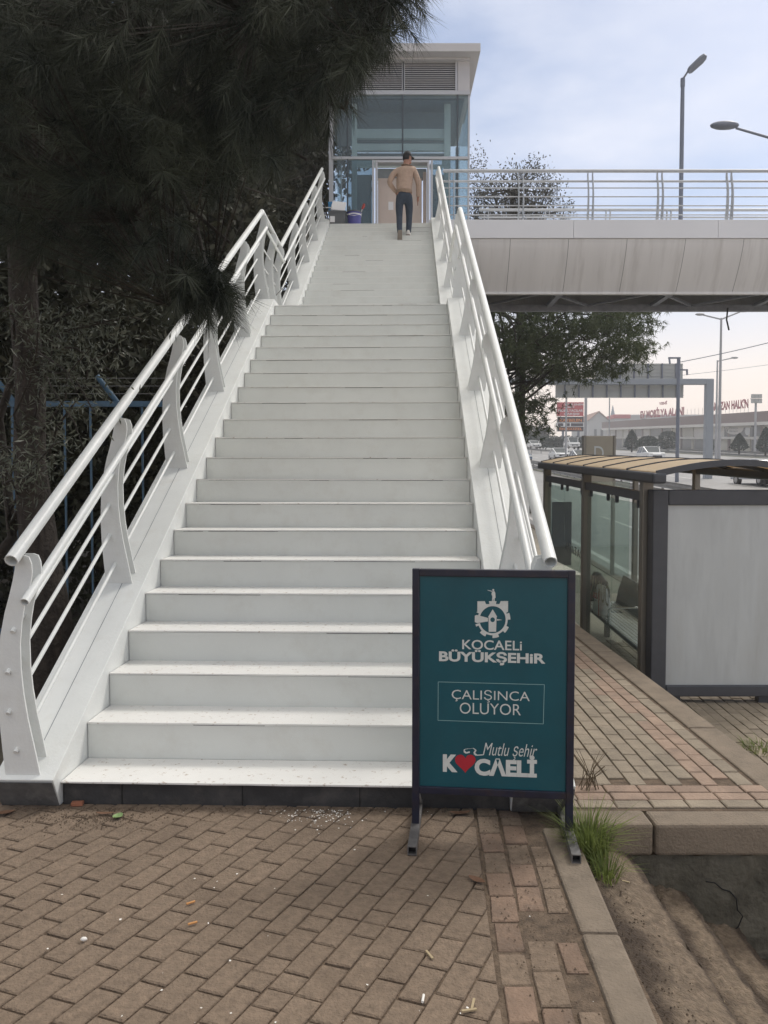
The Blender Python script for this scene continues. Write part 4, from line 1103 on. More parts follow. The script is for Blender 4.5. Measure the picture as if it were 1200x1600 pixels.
for yy in (.25, 1.9):
    b = MB(); b.bar((.25, yy, bl(yy, -.02)), (.25, yy, bl(yy, zt_ - .04)), .06, .06); b.bar((.06, yy, bl(yy, zt_ - .05)), (.44, yy, bl(yy, zt_ - .05)), .05, .03); b.build('leg', M['shelter'], BN)
b = MB(); V = []; n = 16
for j in range(n + 1):
    y = .75 + 1.5 * j / n; top = zt_ + .02 + .34 * (lambda q: q * q * (3 - 2 * q))(min(1, j / n * 1.7))
    for (xo, zz) in ((.46, zt_ - .02), (.50, zt_ + (top - zt_) * .5), (.56, top)): V += [(xo, y, bl(y, zz)), (xo + .02, y, bl(y, zz))]
b.add(V, [f for j in range(n) for f in ((6 * j, 6 * j + 2, 6 * j + 8, 6 * j + 6), (6 * j + 2, 6 * j + 4, 6 * j + 10, 6 * j + 8), (6 * j + 1, 6 * j + 7, 6 * j + 9, 6 * j + 3), (6 * j + 3, 6 * j + 9, 6 * j + 11, 6 * j + 5), (6 * j + 4, 6 * j + 5, 6 * j + 11, 6 * j + 10))], True)
b.build('backrest', M['plastic_dark'], BN)
b = MB(); yy = 1.05; b.tube([(.02, yy, bl(yy, zt_)), (.02, yy, bl(yy, zt_ + .16)), (.05, yy, bl(yy, zt_ + .19)), (.42, yy, bl(yy, zt_ + .19)), (.45, yy, bl(yy, zt_ + .16)), (.45, yy, bl(yy, zt_))], .013, 10); b.build('armrest', M['chrome'], BN)
# white carrier bag and a dark bundle on the bench
def sack(name, c, w, d, h, m_, seed, label, cat, pinch=.5):
    rs = np.random.default_rng(seed); b = MB(); n, m2 = 18, 12; V = []
    for j in range(m2 + 1):
        t = j / m2; ww = 1 - (1 - pinch) * t ** 2.2; dd = (1 - t ** 3 * .85)
        for k in range(n):
            a = 2 * pi * k / n; sq = (abs(cos(a)) ** .6 * (1 if cos(a) > 0 else -1), abs(sin(a)) ** .6 * (1 if sin(a) > 0 else -1))
            wob = 1 + .07 * rs.normal()
            V.append((sq[0] * d / 2 * dd * wob, sq[1] * w / 2 * ww * wob, h * t * (1 + .03 * rs.normal())))
    b.add(V, [(j * n + k, j * n + (k + 1) % n, (j + 1) * n + (k + 1) % n, (j + 1) * n + k) for j in range(m2) for k in range(n)] + [tuple(range(n))[::-1], tuple(range(m2 * n, m2 * n + n))], True)
    o = b.build(name, m_, None); o.location = c; tag(o, label, cat); return o
bgp = Vector((SXB + .14, 9.50, zs(9.50) + .372))
bag = sack('carrier_bag', bgp, .36, .16, .36, M['bag_white'], 3, 'white carrier bag with red print standing on the bench', 'carrier bag', .86)
def bagface(u, v): return (-.088, u, v)
b = MB(); b.add([bagface(.19, .335), bagface(.175, .335), bagface(.175, .02), bagface(.19, .01)], [(0, 1, 2, 3)]); b.add([bagface(-.19, .335), bagface(-.165, .335), bagface(-.15, .02), bagface(-.19, .0)], [(0, 1, 2, 3)]); b.build('red_edge', M['bag_red'], bag, fix=False)
lettering('print', 'SEZ', (.10, -.11, .20, .27), bagface, M['bag_red'], bag, bold=.05)
lettering('print', 'MARKET', (.07, -.10, .165, .185), bagface, M['plastic_dark'], bag)
sack('dark_bundle', Vector((SXB + .32, 10.35, zs(10.35) + .372)), .34, .30, .36, M['plastic_dark'], 5, 'dark bundle piled on the bench behind the white carrier bag', 'bundle', .6)
# free-standing advertising case at the near end of the shelter
AY = 7.30; ax0 = at(1019, 900, AY).x; az1 = at(1100, 765, AY).z; az0 = at(1100, 1089, AY).z; ax1 = ax0 + 1.36
AD = thing('advertising_case', 'empty frosted advertising light box in a dark frame at the end of the shelter', 'advertising case', ((ax0 + ax1) / 2, AY, az0))
W2, HH = (ax1 - ax0) / 2, az1 - az0
b = MB(); f_ = .148
b.bx(-W2, -W2 + f_, 0, .16, 0, HH); b.bx(W2 - f_, W2, 0, .16, 0, HH); b.bx(-W2 + f_, W2 - f_, 0, .16, HH - .15, HH - .001); b.bx(-W2 + f_, W2 - f_, 0, .16, .001, .11)
b.build('case_frame', M['shelter'], AD, bevel=.012)
b = MB(); b.bx(-W2 + f_, W2 - f_, .03, .13, .11, HH - .15); b.build('poster_pane', M['poster'], AD)
for x in (-W2 + .25, W2 - .25):
    b = MB(); b.bx(x - .05, x + .05, .04, .12, -.12, .001); b.build('foot', M['shelter'], AD)
# bus stop totem behind the shelter
TYD = 14.2; p = at(937, 700, TYD)
t = thing('bus_stop_sign', 'tan box sign with a pale letter D rising behind the shelter roof', 'bus stop sign', (p.x, TYD, zs(TYD)))
zt1 = at(937, 681, TYD).z - zs(TYD); w = 43 / 1200 * TYD / 2
b = MB(); b.bx(-w, w, 0, .12, zt1 - .95, zt1); pb = b.build('sign_box', M['totem'], t, bevel=.012)
for x in (-w - .02, w + .02): MB().bx(x - .02, x + .02, -.01, .13, -.05, zt1 + .006).build('post', M['shelter_post'], t)
lettering('letter', 'D', (-.10, .075, zt1 - .44, zt1 - .19), lambda u, v: (u, -.004, v), M['poster'], pb)

# ------------------------------------------------------------------ highway furniture
def guardrail(X, y0, y1, stepy, zf, label, h=.75, bars=1):
    t = thing('guardrail', label, 'guardrail', (X, y0, zf(y0)))
    n = int((y1 - y0) / 12)
    prof = [(-.04, -.15), (.0, -.10), (-.05, -.02), (-.05, .02), (.0, .10), (-.04, .15)]
    for q in range(bars):
        b = MB(); V = []
        for j in range(n + 1):
            y = y0 + (y1 - y0) * j / n
            for (dx, dz) in prof: V += [(dx - .06, y - y0, zf(y) - zf(y0) + h - .15 - q * .36 + dz)]
        m_ = len(prof); b.add(V, [(j * m_ + i, j * m_ + i + 1, (j + 1) * m_ + i + 1, (j + 1) * m_ + i) for j in range(n) for i in range(m_ - 1)], True); b.build('rail', M['galv'], t)
    proto = None; y = y0 + .5; k = 0
    while y < y1 and k < 98:
        if proto is None: proto = o = MB().bx(-.03, .05, -.05, .05, -.1, h - .02).build('post', M['galv'], t)
        else: o = proto.copy(); col.objects.link(o); o.parent = t
        o.location = (0, y - y0, zf(y) - zf(y0)); y += stepy * (1 if y < 60 else 2); k += 1
    return t
guardrail(12.5, 14, 230, 2, zr, 'low grey crash barrier along the middle of the highway, nearest to the shelter', bars=2)
guardrail(25.8, 62, 260, 4, zr, 'long crash barrier behind the white cars on the far carriageway', bars=1)
guardrail(49.5, 70, 270, 4, zr, 'farthest crash barrier, in front of the low shop building', bars=2)

# cars coming towards the bridge on the far carriageway
def make_car(kind, paint, label):
    t = thing(kind, label, 'car')
    suv = kind == 'suv'; van = kind == 'van'
    Hc = 1.45 if not suv else 1.68
    if van: Hc = 1.9
    # side profile (y forward = towards +y, z)
    if van: low = [(-2.1, .35), (-2.15, .9), (-2.1, 1.05), (1.3, 1.05), (2.05, .98), (2.2, .75), (2.2, .35)]; cab = [(-2.08, 1.0), (-2.0, Hc), (.85, Hc), (1.5, 1.0)]
    elif suv: low = [(-2.15, .42), (-2.2, .8), (-2.12, 1.05), (.9, 1.05), (1.95, .98), (2.18, .78), (2.2, .42)]; cab = [(-2.05, 1.0), (-1.7, Hc - .05), (-1.2, Hc), (.25, Hc - .02), (1.05, 1.02)]
    else: low = [(-2.15, .35), (-2.2, .72), (-2.1, .92), (.9, .90), (1.85, .80), (2.15, .62), (2.2, .35)]; cab = [(-1.75, .88), (-1.15, Hc - .04), (-.6, Hc), (.15, Hc - .03), (1.0, .88)]
    b = MB(); W = .88; V = []; n = len(low)
    for x, ins in ((-W, 0), (-W + .05, .0), (W - .05, 0), (W, 0)):
        for (y, z) in low: V.append((x, y * (.985 if abs(x) == W else 1), z + (-.03 if abs(x) == W and z > .6 else 0)))
    b.add(V, [(q * n + i, q * n + (i + 1) % n, (q + 1) * n + (i + 1) % n, (q + 1) * n + i) for q in range(3) for i in range(n)] + [tuple(range(n))[::-1], tuple(range(3 * n, 4 * n))])
    ob = b.build('body', paint, t, bevel=.05)
    def cabin(sc_, name, m_, top=True):
        b = MB(); V = []; m2 = len(cab)
        for x_, k in ((-1, 0), (1, 0)):
            for (y, z) in cab:
                tt = (z - cab[0][1]) / (Hc - cab[0][1]); V.append((x_ * (W - .04 - .20 * tt) * sc_, y, z))
        b.add(V, [tuple(range(m2))[::-1], tuple(range(m2, 2 * m2))] + [(i, (i + 1) % m2, m2 + (i + 1) % m2, m2 + i) for i in range(m2)]); return b.build(name, m_, t, bevel=.03)
    cabin(1, 'window', M['car_glass'])
    b = MB(); tops = [c for c in cab if c[1] > Hc - .1]; y0, y1 = tops[0][0] + .02, tops[-1][0] - .02
    b.bx(-W + .22, W - .22, y0, y1, Hc - .04, Hc + .03); b.build('roof', paint, t, bevel=.025)
    for s in (-1, 1):
        for (ya, za), (yb_, zb2) in ((cab[0], tops[0]), (tops[-1], cab[-1])):
            xa = s * (W - .03); xb = s * (W - .215); MB().bar((xa, ya, za), (xb, yb_, zb2), .07, .07).build('pillar', paint, t)
        MB().bar((s * (W - .03), -.35, .95), (s * (W - .22), -.35, Hc - .02), .06, .06).build('pillar', paint, t)
        for yy in (-1.35, 1.35):
            b = MB(); b.tube([(s * .70, yy, .32), (s * .90, yy, .32)], .32, 18); wo = b.build('wheel', M['tyre'], t)
            MB().tube([(s * .88, yy, .32), (s * .915, yy, .32)], .19, 14).build('rim', M['rim'], wo)
        b = MB(); b.box((s * .62, 2.10, .68 if not suv else .82), (.36, .20, .15)); b.build('headlight', M['lampglass'], t, bevel=.03)
        b = MB(); b.box((s * .98, .75, .95), (.14, .10, .12)); b.build('mirror', paint, t, bevel=.02)
    b = MB(); b.box((0, 2.17, .55), (1.0, .08, .20)); b.build('grille', M['black'], t, bevel=.02)
    b = MB(); b.box((0, 2.215, .45), (.5, .02, .11)); b.build('number_plate', M['paper'], t)
    return t
cs = make_car('car', M['car_white'], 'white saloon car coming down the far carriageway left of the tan D sign')
def place(t, px, py, Y, rz=pi): p = at(px, py, Y); t.location = p; t.rotation_euler = (-math.atan(G) * -1 if False else 0, 0, rz)
place(cs, 874, 719.5, 90)
suv = make_car('suv', M['car_white'], 'white sport utility vehicle on the far carriageway right of the tan D sign'); place(suv, 1016, 722, 84)
c2_ = make_car('car', M['car_blue'], 'dark blue car half hidden behind the right stair railing'); place(c2_, 815, 722.5, 92)
c3_ = make_car('car', M['car_silver'], 'silver car mostly hidden between the tan D sign and the shelter roof'); place(c3_, 908, 726.5, 76)
v1 = make_car('van', M['car_white'], 'white van behind the crash barrier on the far lanes'); place(v1, 893, 701.5, 128)
c5 = dup(cs, at(834, 701.5, 132), pi, 'small far white car above the dark blue car, close to the stair railing')
c4 = make_car('car', M['car_silver'], 'grey car passing behind the shelter roof at the right edge'); place(c4, 1192, 758.5, 43, pi)

# sign gantry seen from behind
GY = 50.0; gp = at(1108, 597, GY)
GT = thing('sign_gantry', 'grey overhead sign gantry seen from behind, two tiers of ribbed panels', 'sign gantry', (gp.x, GY, zr(GY)))
gz = gp.z - zr(GY); gx0 = at(700, 597, GY).x - gp.x
b = MB(); b.bx(-.24, .24, -.2, .2, -.2, gz + .18); b.build('leg', M['gantry'], GT, bevel=.02)
b = MB(); b.bx(gx0, gx0 + .45, -.2, .2, -.2, gz + .18); b.build('leg', M['gantry'], GT, bevel=.02)
b = MB(); b.bx(gx0 + .02, .22, -.17, .17, gz - .17, gz + .20); b.build('beam', M['gantry'], GT, bevel=.02)
def gpanel(xa, xb, ya, yb):
    a = at(xa, yb, GY + .3); c = at(xb, ya, GY + .3); b = MB(); x0, x1 = a.x - gp.x, c.x - gp.x; z0, z1 = a.z - zr(GY), c.z - zr(GY)
    b.bx(x0, x1, .30, .36, z0, z1); b.build('panel', M['panel_back'], GT)
    x = x1 - .45
    while x > x0: 
        MB().bx(x - .04, x + .04, .20, .298, z0, z1).build('rib', M['lamp'], GT); x -= .91
    z = z0 + .16
    while z < z1: MB().bx(x0, x1, .27, .299, z - .02, z + .02).build('stiffener', M['panel_back'], GT); z += .24
gpanel(868, 1068, 601, 621.5); gpanel(930, 1067, 568, 591.5)
# poles
def pole_lamp(px, ytop, Y, r, label, arms, hl=1.5, ybase=None):
    p = at(px, ytop, Y); t = thing('street_lamp', label, 'street lamp', (p.x, Y, zr(Y))); H_ = p.z - zr(Y)
    MB().tube([(0, 0, -.1), (0, 0, H_)], [r * 1.4, r * .8], 10).build('pole', M['lamp_far'], t)
    for (dx, dz) in arms:
        MB().tube([(0, 0, H_ - .1), (dx * .75, 0, H_ - .1 + dz)], r * .6, 8).build('arm', M['lamp_far'], t)
        MB().ball((dx * .88, 0, H_ - .1 + dz * 1.12), abs(dx) * .2, 10, 6, (1, .4, .28)).build('lamp_head', M['lamp_far'], t)
    return t
pole_lamp(1127, 497, 62, .10, 'tall street lamp with two raised arms beyond the sign gantry', ((-1.95, .35), (2.0, .6)))
pole_lamp(1121, 563, 88, .10, 'farther street lamp with a single arm pointing right', ((2.2, .35),))
def plain_pole(name, px, ytop, Y, r, label, cat, m_='lamp'):
    p = at(px, ytop, Y); t = thing(name, label, cat, (p.x, Y, zr(Y))); H_ = p.z - zr(Y)
    MB().tube([(0, 0, -.1), (0, 0, H_)], [r * 1.1, r], 10).build('pole', M[m_], t); return t, H_
t, H_ = plain_pole('camera_pole', 1060.5, 560, 46, .10, 'steel pole carrying traffic cameras in front of the gantry panels', 'camera pole')
MB().bx(-.62, .10, -.05, .05, H_ - .02, H_ + .07).build('bracket', M['lamp'], t)
MB().tube([(-.56, 0, H_), (-.56, -.1, H_ - .32)], .06, 8).build('camera', M['lamp'], t)
MB().bx(0, .55, -.04, .04, H_ - .72, H_ - .64).build('bracket', M['lamp'], t)
MB().tube([(.5, 0, H_ - .7), (.5, -.05, H_ - .98)], .06, 8).build('camera', M['lamp'], t)
plain_pole('pole', 915.5, 622, 75, .13, 'grey pole below the gantry panels just left of the tan D sign', 'pole', 'lamp_far')
plain_pole('pole', 952.5, 622, 95, .07, 'thin pale pole below the gantry panels right of the tan D sign', 'pole', 'lamp_far')
plain_pole('pole', 885, 622, 80, .09, 'slim dark pole standing in front of the red billboard', 'pole', 'lamp_far')
plain_pole('pole', 808, 545, 26, .075, 'weathered grey pole rising behind the pine branches by the railing', 'pole', 'lamp_far')
t, H_ = plain_pole('floodlight_mast', 1181, 628, 118, .16, 'floodlight mast with a cluster of lamps at the right edge', 'floodlight mast', 'lamp_far')
fb = MB()
for i in range(3):
    for j in range(2): fb = MB(); fb.box((-.55 + .55 * i, -.2, H_ + .1 + j * .75), (.48, .25, .6)); fb.build('floodlight', M['panel_back'], t)
MB().bx(-.9, .9, -.04, .04, H_ + .42, H_ + .5).build('cross_bar', M['lamp_far'], t)
def cable(name, pts, r, label):
    P = [Vector(p) for p in pts]; a, c = P; n = 16; L0 = []
    for i in range(n + 1):
        q = a.lerp(c, i / n); q.z -= 4 * (i / n) * (1 - i / n) * (a - c).length * .012; L0.append(q)
    tag(MB().tube(L0, r, 5).build(name, M['lamp'], None), label, 'cable')
cable('cable', (at(1061, 566, 46), at(1290, 512, 40)), .022, 'dark overhead cable running from the camera pole to the right')
cable('cable', (at(905, 600, 60), at(1300, 555, 60)), .014, 'faint thin overhead cable, the lower one behind the gantry')
b = MB(); p0 = at(1137, 481, 18.2); b.tube([p0, p0 + Vector((-.02, 0, -.28)), p0 + Vector((.04, 0, -.52))], .018, 6)
tag(b.build('hanging_cable', M['black'], None), 'short loose black cable dangling from the underside of the bridge', 'cable')

# ------------------------------------------------------------------ buildings and billboard across the highway
BXF, BY0, BY1 = 70.0, 128.0, 243.0
def zbm_(y): return zr(y)
SH = thing('shop_building', 'long low shop building with a brown roof fascia and red rooftop letters across the highway', 'building', (BXF, BY0, zr(BY0)))
def bq(name, x0, x1, y0, y1, z0, z1, m_, parent=SH, lift=0):
    """block following the slope of the road; heights above the local ground"""
    V = []
    for x in (x0, x1):
        for y in (y0, y1):
            for z in (z0, z1): V.append((x - BXF, y - BY0, zr(y) + z - zr(BY0)))
    return MB().add(V, [(0, 1, 3, 2), (4, 6, 7, 5), (0, 4, 5, 1), (2, 3, 7, 6), (0, 2, 6, 4), (1, 5, 7, 3)]).build(name, M[m_], parent)
HB = 7.4
bq('wall', BXF + .4, BXF + 40, BY0, BY1, -.5, HB - 1.4, 'mall_white')
bq('fascia', BXF - 1.2, BXF + 40, BY0 - 1, BY1 + .5, HB - 1.9, HB, 'mall_brown')
bq('fascia_band', BXF - 1.25, BXF + 40.1, BY0 - 1, BY1 + .5, HB - 2.5, HB - 1.905, 'mall_white')
bq('ledge', BXF - .3, BXF + .39, BY0, BY1, 2.3, 2.75, 'mall_white')
y = BY0 + 1; k = 0; rb = random.Random(4)
while y < BY1 - 8:
    w = rb.choice((4, 5, 6, 8)); m_ = rb.choice(('mall_dark', 'mall_white', 'mall_cream', 'mall_white', 'mall_dark', 'house'))
    bq('shop_window', BXF + .28, BXF + .42, y, y + w, 2.9, HB - 2.55, m_)
    bq('shop_front', BXF + .25, BXF + .41, y + .4, y + w - .4, 0, 2.25, rb.choice(('mall_dark', 'mall_dark', 'mall_cream', 'red_sign' if k == 3 else 'mall_dark')))
    bq('pier', BXF + .1, BXF + .43, y + w + .05, y + w + .75, 0, HB - 2.52, 'mall_brown' if k % 2 else 'mall_cream'); y += w + .8; k += 1
# round-cornered banner on the front wall
def wally(px): return F * BXF / (px - 600)
ya, yb = wally(1173), wally(1129)
bb = bq('banner', BXF + .12, BXF + .24, ya, yb, 2.8, HB - 2.6, 'mall_dark')
def bf(u, v): return (-.02 + .10, u - BY0, zr(u) + v - zr(BY0))
poly = [bf(yb - .3 + (ya - yb) * .72 * tt_ if False else yb - .3 - (yb - ya) * .68 * (.5 - .5 * cos(pi * i / 10)), 4.55 - 1.35 * sin(pi * i / 10)) for i in range(11) for tt_ in (0,)]
MB().add(poly, [tuple(range(11))]).build('banner_oval', M['mall_white'], bb, fix=False)
b = MB(); b.add([bf(yb - .3, 4.55), bf(ya + .5, 4.55), bf(ya + .5, 4.85), bf(yb - .3, 4.85)], [(0, 1, 2, 3)]); b.build('banner_strip', M['mall_white'], bb, fix=False)
lettering('print', 'SV', (yb - .6, yb - 2.0, 3.7, 4.5), lambda u, v: (.06, u - BY0, zr(u) + v - zr(BY0)), M['mall_dark'], bb, .02)
lettering('print', 'Mobilya', (yb - 2.4, yb - 6.2, 4.2, 4.75), lambda u, v: (.06, u - BY0, zr(u) + v - zr(BY0)), M['mall_dark'], bb)
lettering('print', 'dekorasyon', (yb - 2.4, yb - 6.2, 3.65, 4.1), lambda u, v: (.06, u - BY0, zr(u) + v - zr(BY0)), M['mall_dark'], bb)
MB().add([bf(ya + 2.0 + 1.1 * cos(2 * pi * i / 16), 3.9 + .85 * sin(2 * pi * i / 16)) for i in range(16)], [tuple(range(16))]).build('banner_disc', M['poster'], bb, fix=False)
# rooftop lettering
def rl_(u, v): return (-.9, u - BY0, zr(u) + v - zr(BY0))
def roof_text(body, xa, xb, h0, h1, nm='roof_letters'):
    lettering(nm, body, (wally(xa), wally(xb), HB + h0, HB + h1), rl_, M['red_letter'], SH, .055)
roof_text('EV MOBİLYA ALANI', 1004, 1073, .3, 2.9); roof_text('YENİ', 1033, 1046, 3.3, 4.2); roof_text('RAMAZAN HALK\'N', 1112, 1174, .8, 2.6)
for px_ in range(1006, 1176, 6):
    yy = wally(px_); MB().bar(rl_(yy, HB - .02), rl_(yy, HB + 1.6), .06, .06).build('letter_strut', M['mall_white'], SH)
# pale warehouse behind and a gabled house, farther away
def block(name, px0, px1, ytop, Y, depth, m_, label, gable=0, cat='building'):
    a = at(px0, ytop, Y); c = at(px1, ytop, Y); t = thing(name, label, cat, ((a.x + c.x) / 2, Y, zr(Y) - .5)); w = (c.x - a.x) / 2; h = a.z - zr(Y) + .5
    MB().bx(-w, w, 0, depth, 0, h).build('wall', M[m_], t)
    if gable:
        b = MB(); b.prism([(-w - .4, h - .2), (0, h + gable), (w + .4, h - .2), (w + .4, h), (0, h + gable + .35), (-w - .4, h)], (0, -.5, 0), (1, 0, 0), (0, 0, 1), (0, depth + 1, 0)); b.build('roof', M['rooftile'], t)
        b = MB(); b.prism([(-w, h - .01), (w, h - .01), (0, h + gable - .1)], (0, 0.01, 0), (1, 0, 0), (0, 0, 1), (0, depth - .1, 0)); b.build('gable', M[m_], t)
    else: MB().bx(-w - .3, w + .3, -.3, depth, h, h + .5).build('roof', M['alu'], t)
    return t, w, h
t, w, h = block('house', 920, 951, 657, 275, 25, 'house', 'pale gabled house between the tan D sign and the shop building', 3.0)
MB().bx(-w * .45, -w * .2, -.1, .2, 1.5, 6).build('window', M['mall_dark'], t); MB().bx(w * .2, w * .45, -.1, .2, 1.5, 6).build('window', M['mall_dark'], t)
t, w, h = block('warehouse', 960, 1110, 650, 290, 40, 'house', 'pale warehouse with a red edged end rising behind the shop building')
MB().bx(-w - .35, -w + 6, -.4, 30, h - .9, h + .55).build('red_edge', M['red_sign'], t)
for xx in (-w + 10, -w + 14): MB().bx(xx, xx + 2, -.1, .2, 3, h - 1).build('window', M['mall_dark'], t)
# minaret-like thin spire
p = at(957.5, 640, 330); t = thing('spire', 'thin dark pointed spire behind the pale gabled house', 'spire', (p.x, 330, zr(330))); H_ = p.z - zr(330)
MB().tube([(0, 0, 0), (0, 0, H_ * .72)], 1.0, 10).build('tower', M['lamp'], t); MB().tube([(0, 0, H_ * .72), (0, 0, H_ + 2)], [1.3, .05], 10).build('cap', M['lamp'], t)
# billboard
p = at(891, 690, 150); t = thing('billboard', 'red billboard over rows of orange display letters across the highway', 'billboard', (p.x, 150, zr(150)))
def bbx(px, py): q = at(px, py, 150); return q.x - p.x, q.z - zr(150)
def bpan(name, x0, x1, y0, y1, m_, dy=0):
    a, c = bbx(x0, y1), bbx(x1, y0); return MB().bx(a[0], c[0], dy, .3, a[1], c[1]).build(name, M[m_], t)
rp = bpan('red_panel', 870.5, 912, 628.5, 650, 'red_sign')
def bt(body, x0, x1, y0, y1, m_, par, bold=.02):
    a, c = bbx(x0, y1), bbx(x1, y0); lettering('lettering', body, (a[0], c[0], a[1], c[1]), lambda u, v: (u, -.06, v), M[m_], par, bold)
bt('YENİLENEN', 881, 911, 629.5, 633.5, 'paper', rp); bt('İZMİT', 881, 898, 634.5, 637.5, 'paper', rp); bt('MOBİLYACILAR', 872.5, 911, 638.5, 643.5, 'paper', rp); bt('ÇARŞISI', 881, 905, 645, 649.2, 'paper', rp)
lp = bpan('display_panel', 871, 912, 651, 674, 'led_black')
bt('KAYBELEN', 874.5, 909, 654.5, 659, 'led_orange', lp); bt('EN GÜZEL', 874, 910, 667.5, 672, 'led_orange', lp)
wp = bpan('white_frame', 869.5, 912.3, 660.2, 666.8, 'paper', -.05)
bpan('dark_window', 872, 880, 661.3, 665.8, 'led_black', -.1); bpan('dark_window', 883, 890, 661.3, 665.8, 'led_black', -.1); bpan('dark_window', 892, 911, 661.3, 665.8, 'led_black', -.1)
for px_ in (880, 904): a = bbx(px_, 674); MB().bx(a[0] - .2, a[0] + .2, 0, .3, -1, a[1]).build('leg', M['lamp'], t)

# ------------------------------------------------------------------ vegetation
def in_poly(P, poly):
    x, y = P[:, 0], P[:, 1]; r = np.zeros(len(P), bool); n = len(poly)
    for i in range(n):
        x0, y0 = poly[i]; x1, y1 = poly[(i + 1) % n]
        c = ((y0 > y) != (y1 > y)) & (x < (x1 - x0) * (y - y0) / (y1 - y0 + 1e-9) + x0); r ^= c
    return r
def at_np(px, py, Y):
    xc = (px - 600) / F; yc = -(py - 800) / F; ry = cos(TH) + yc * sin(TH); rz = -sin(TH) + yc * cos(TH); t = Y / ry
    return np.stack([xc * t, Y, rz * t + EYE], -1)
def sample(poly, n, d0, d1, pw=1.):
    """points filling the volume whose outline is poly, between two distances"""
    poly = np.array(poly, float); lo, hi = poly.min(0), poly.max(0); out_ = []
    while len(out_) < n:
        P = rng.uniform(lo, hi, (n, 2)); P = P[in_poly(P, poly)]; out_ += list(P)
    P = np.array(out_[:n]); Y = d0 + (d1 - d0) * rng.random(n) ** pw
    return at_np(P[:, 0], P[:, 1], Y)
def unit(v): return v / np.maximum(1e-9, np.linalg.norm(v, axis=-1, keepdims=True))
def needles(C, D, per, ln, wid, spread, shoot):
    """C centres, D shoot directions: bundles of long thin needles"""
    n = len(C); c = np.repeat(C, per, 0); d = np.repeat(unit(D), per, 0); N = n * per
    t = rng.random((N, 1)); base = c + d * (t - .5) * shoot
    rnd = unit(rng.normal(size=(N, 3))); dirn = unit(d * spread[0] + rnd * spread[1] + np.array([0, 0, -.18]))
    L_n = ln * rng.uniform(.65, 1.15, (N, 1)); side = unit(np.cross(dirn, rng.normal(size=(N, 3)))) * wid / 2
    tip = base + dirn * L_n + np.array([0, 0, -1]) * L_n * .10
    return np.stack([base - side, base + side, tip], 1)
def leaves(C, ln, wid, droop=.0, jitter=.0):
    n = len(C); C = C + rng.normal(size=(n, 3)) * jitter
    d = unit(rng.normal(size=(n, 3)) + np.array([0, 0, -droop])); s_ = unit(np.cross(d, rng.normal(size=(n, 3))))
    l_ = ln * rng.uniform(.6, 1.25, (n, 1)); w = wid * rng.uniform(.7, 1.2, (n, 1))
    return np.stack([C - d * l_ / 2, C + s_ * w / 2, C + d * l_ / 2, C - s_ * w / 2], 1)
def twigs(A, B, w):
    """thin flat strips from A to B"""
    s_ = unit(np.cross(B - A, rng.normal(size=A.shape))) * w / 2
    return np.stack([A - s_, A + s_, B + s_ * .4, B - s_ * .4], 1)
def limb(b, a, c, r0, r1, sag=.1, n=7, wig=.04):
    a, c = Vector(a), Vector(c); Ln = (c - a).length; pts = []; rs = []
    for i in range(n + 1):
        t = i / n; q = a.lerp(c, t); q.z += sag * Ln * sin(pi * t); k = wig * Ln * (1 if 0 < i < n else 0)
        q += Vector((random.uniform(-k, k), random.uniform(-k, k), random.uniform(-k, k))); pts.append(q); rs.append(r0 + (r1 - r0) * t)
    b.tube(pts, rs, 7); return pts

def clumpy(poly, n, d0, d1, nclump, sig, flat=1.):
    K = sample(poly, nclump, d0, d1); i = rng.integers(0, nclump, n)
    P = K[i] + rng.normal(size=(n, 3)) * sig * np.array([1, 1, flat]); return P, K, i

# the big pine hanging over the left railing
PN = thing('pine_tree', 'large dark pine leaning over the left railing, long needles hanging into the view', 'tree', (0, 0, 0))
b = MB(); tp = [at(78, 1000, 5.1), at(62, 860, 5.15), at(46, 720, 5.2), at(48, 600, 5.25), at(38, 490, 5.3), at(30, 300, 5.4), at(70, 120, 5.4), at(120, -200, 5.4), at(150, -600, 5.5)]
tp = [Vector((tp[0].x - .02, tp[0].y, -.05))] + tp
b.tube(tp, [.19, .165, .125, .105, .098, .095, .09, .085, .07, .04], 14); b.build('trunk', M['bark'], PN)
polyA = [(-120, -120), (670, -160), (655, -40), (612, 40), (565, 80), (540, 150), (505, 180), (480, 235), (430, 255), (370, 265), (330, 300), (290, 340), (300, 420), (325, 455), (285, 465), (225, 400), (120, 410), (60, 380), (-120, 400)]
b = MB(); ends = []
for (px, py, D_) in ((615, 0, 3.6), (580, 90, 3.4), (540, 170, 3.8), (470, 120, 4.2), (480, 250, 4.4), (400, 250, 4.0), (330, 450, 3.6), (360, 380, 4.2), (250, 380, 4.0), (180, 320, 4.4), (300, 180, 3.8), (230, 60, 3.6), (400, 30, 3.4), (100, 200, 4.0), (60, 330, 4.2), (-60, 150, 4.6), (-40, 350, 5.0), (520, -60, 4.0), (600, -110, 4.4), (300, -100, 5.0), (170, 430, 3.9), (270, 480, 3.5)):
    e = at(px, py, D_); st_ = Vector(tp[5]).lerp(Vector(tp[8]), random.uniform(.1, .8)); ends.append(limb(b, st_, e, .035, .008, .12, 8, .03))
b.build('limbs', M['bark_dark'], PN)
PTS = np.array([tuple(p) for pl in ends for p in pl[2:]])
C1 = sample(polyA, 1250, 2.7, 6.5, 1.25)
C2 = sample([(545, -150), (675, -160), (660, -30), (625, 40), (580, 90), (545, 120)], 110, 2.8, 4.4)
C3 = sample([(250, 420), (330, 405), (362, 455), (345, 480), (290, 478)], 60, 3.2, 3.9)
C4 = sample([(20, -100), (560, -150), (560, 120), (450, 200), (300, 300), (140, 300)], 260, 3.0, 5.0)
C = np.concatenate([C1, C2, C3, C4])
jn = np.argmin(((C[:, None, :] - PTS[None]) ** 2).sum(-1), 1); anc = PTS[jn]
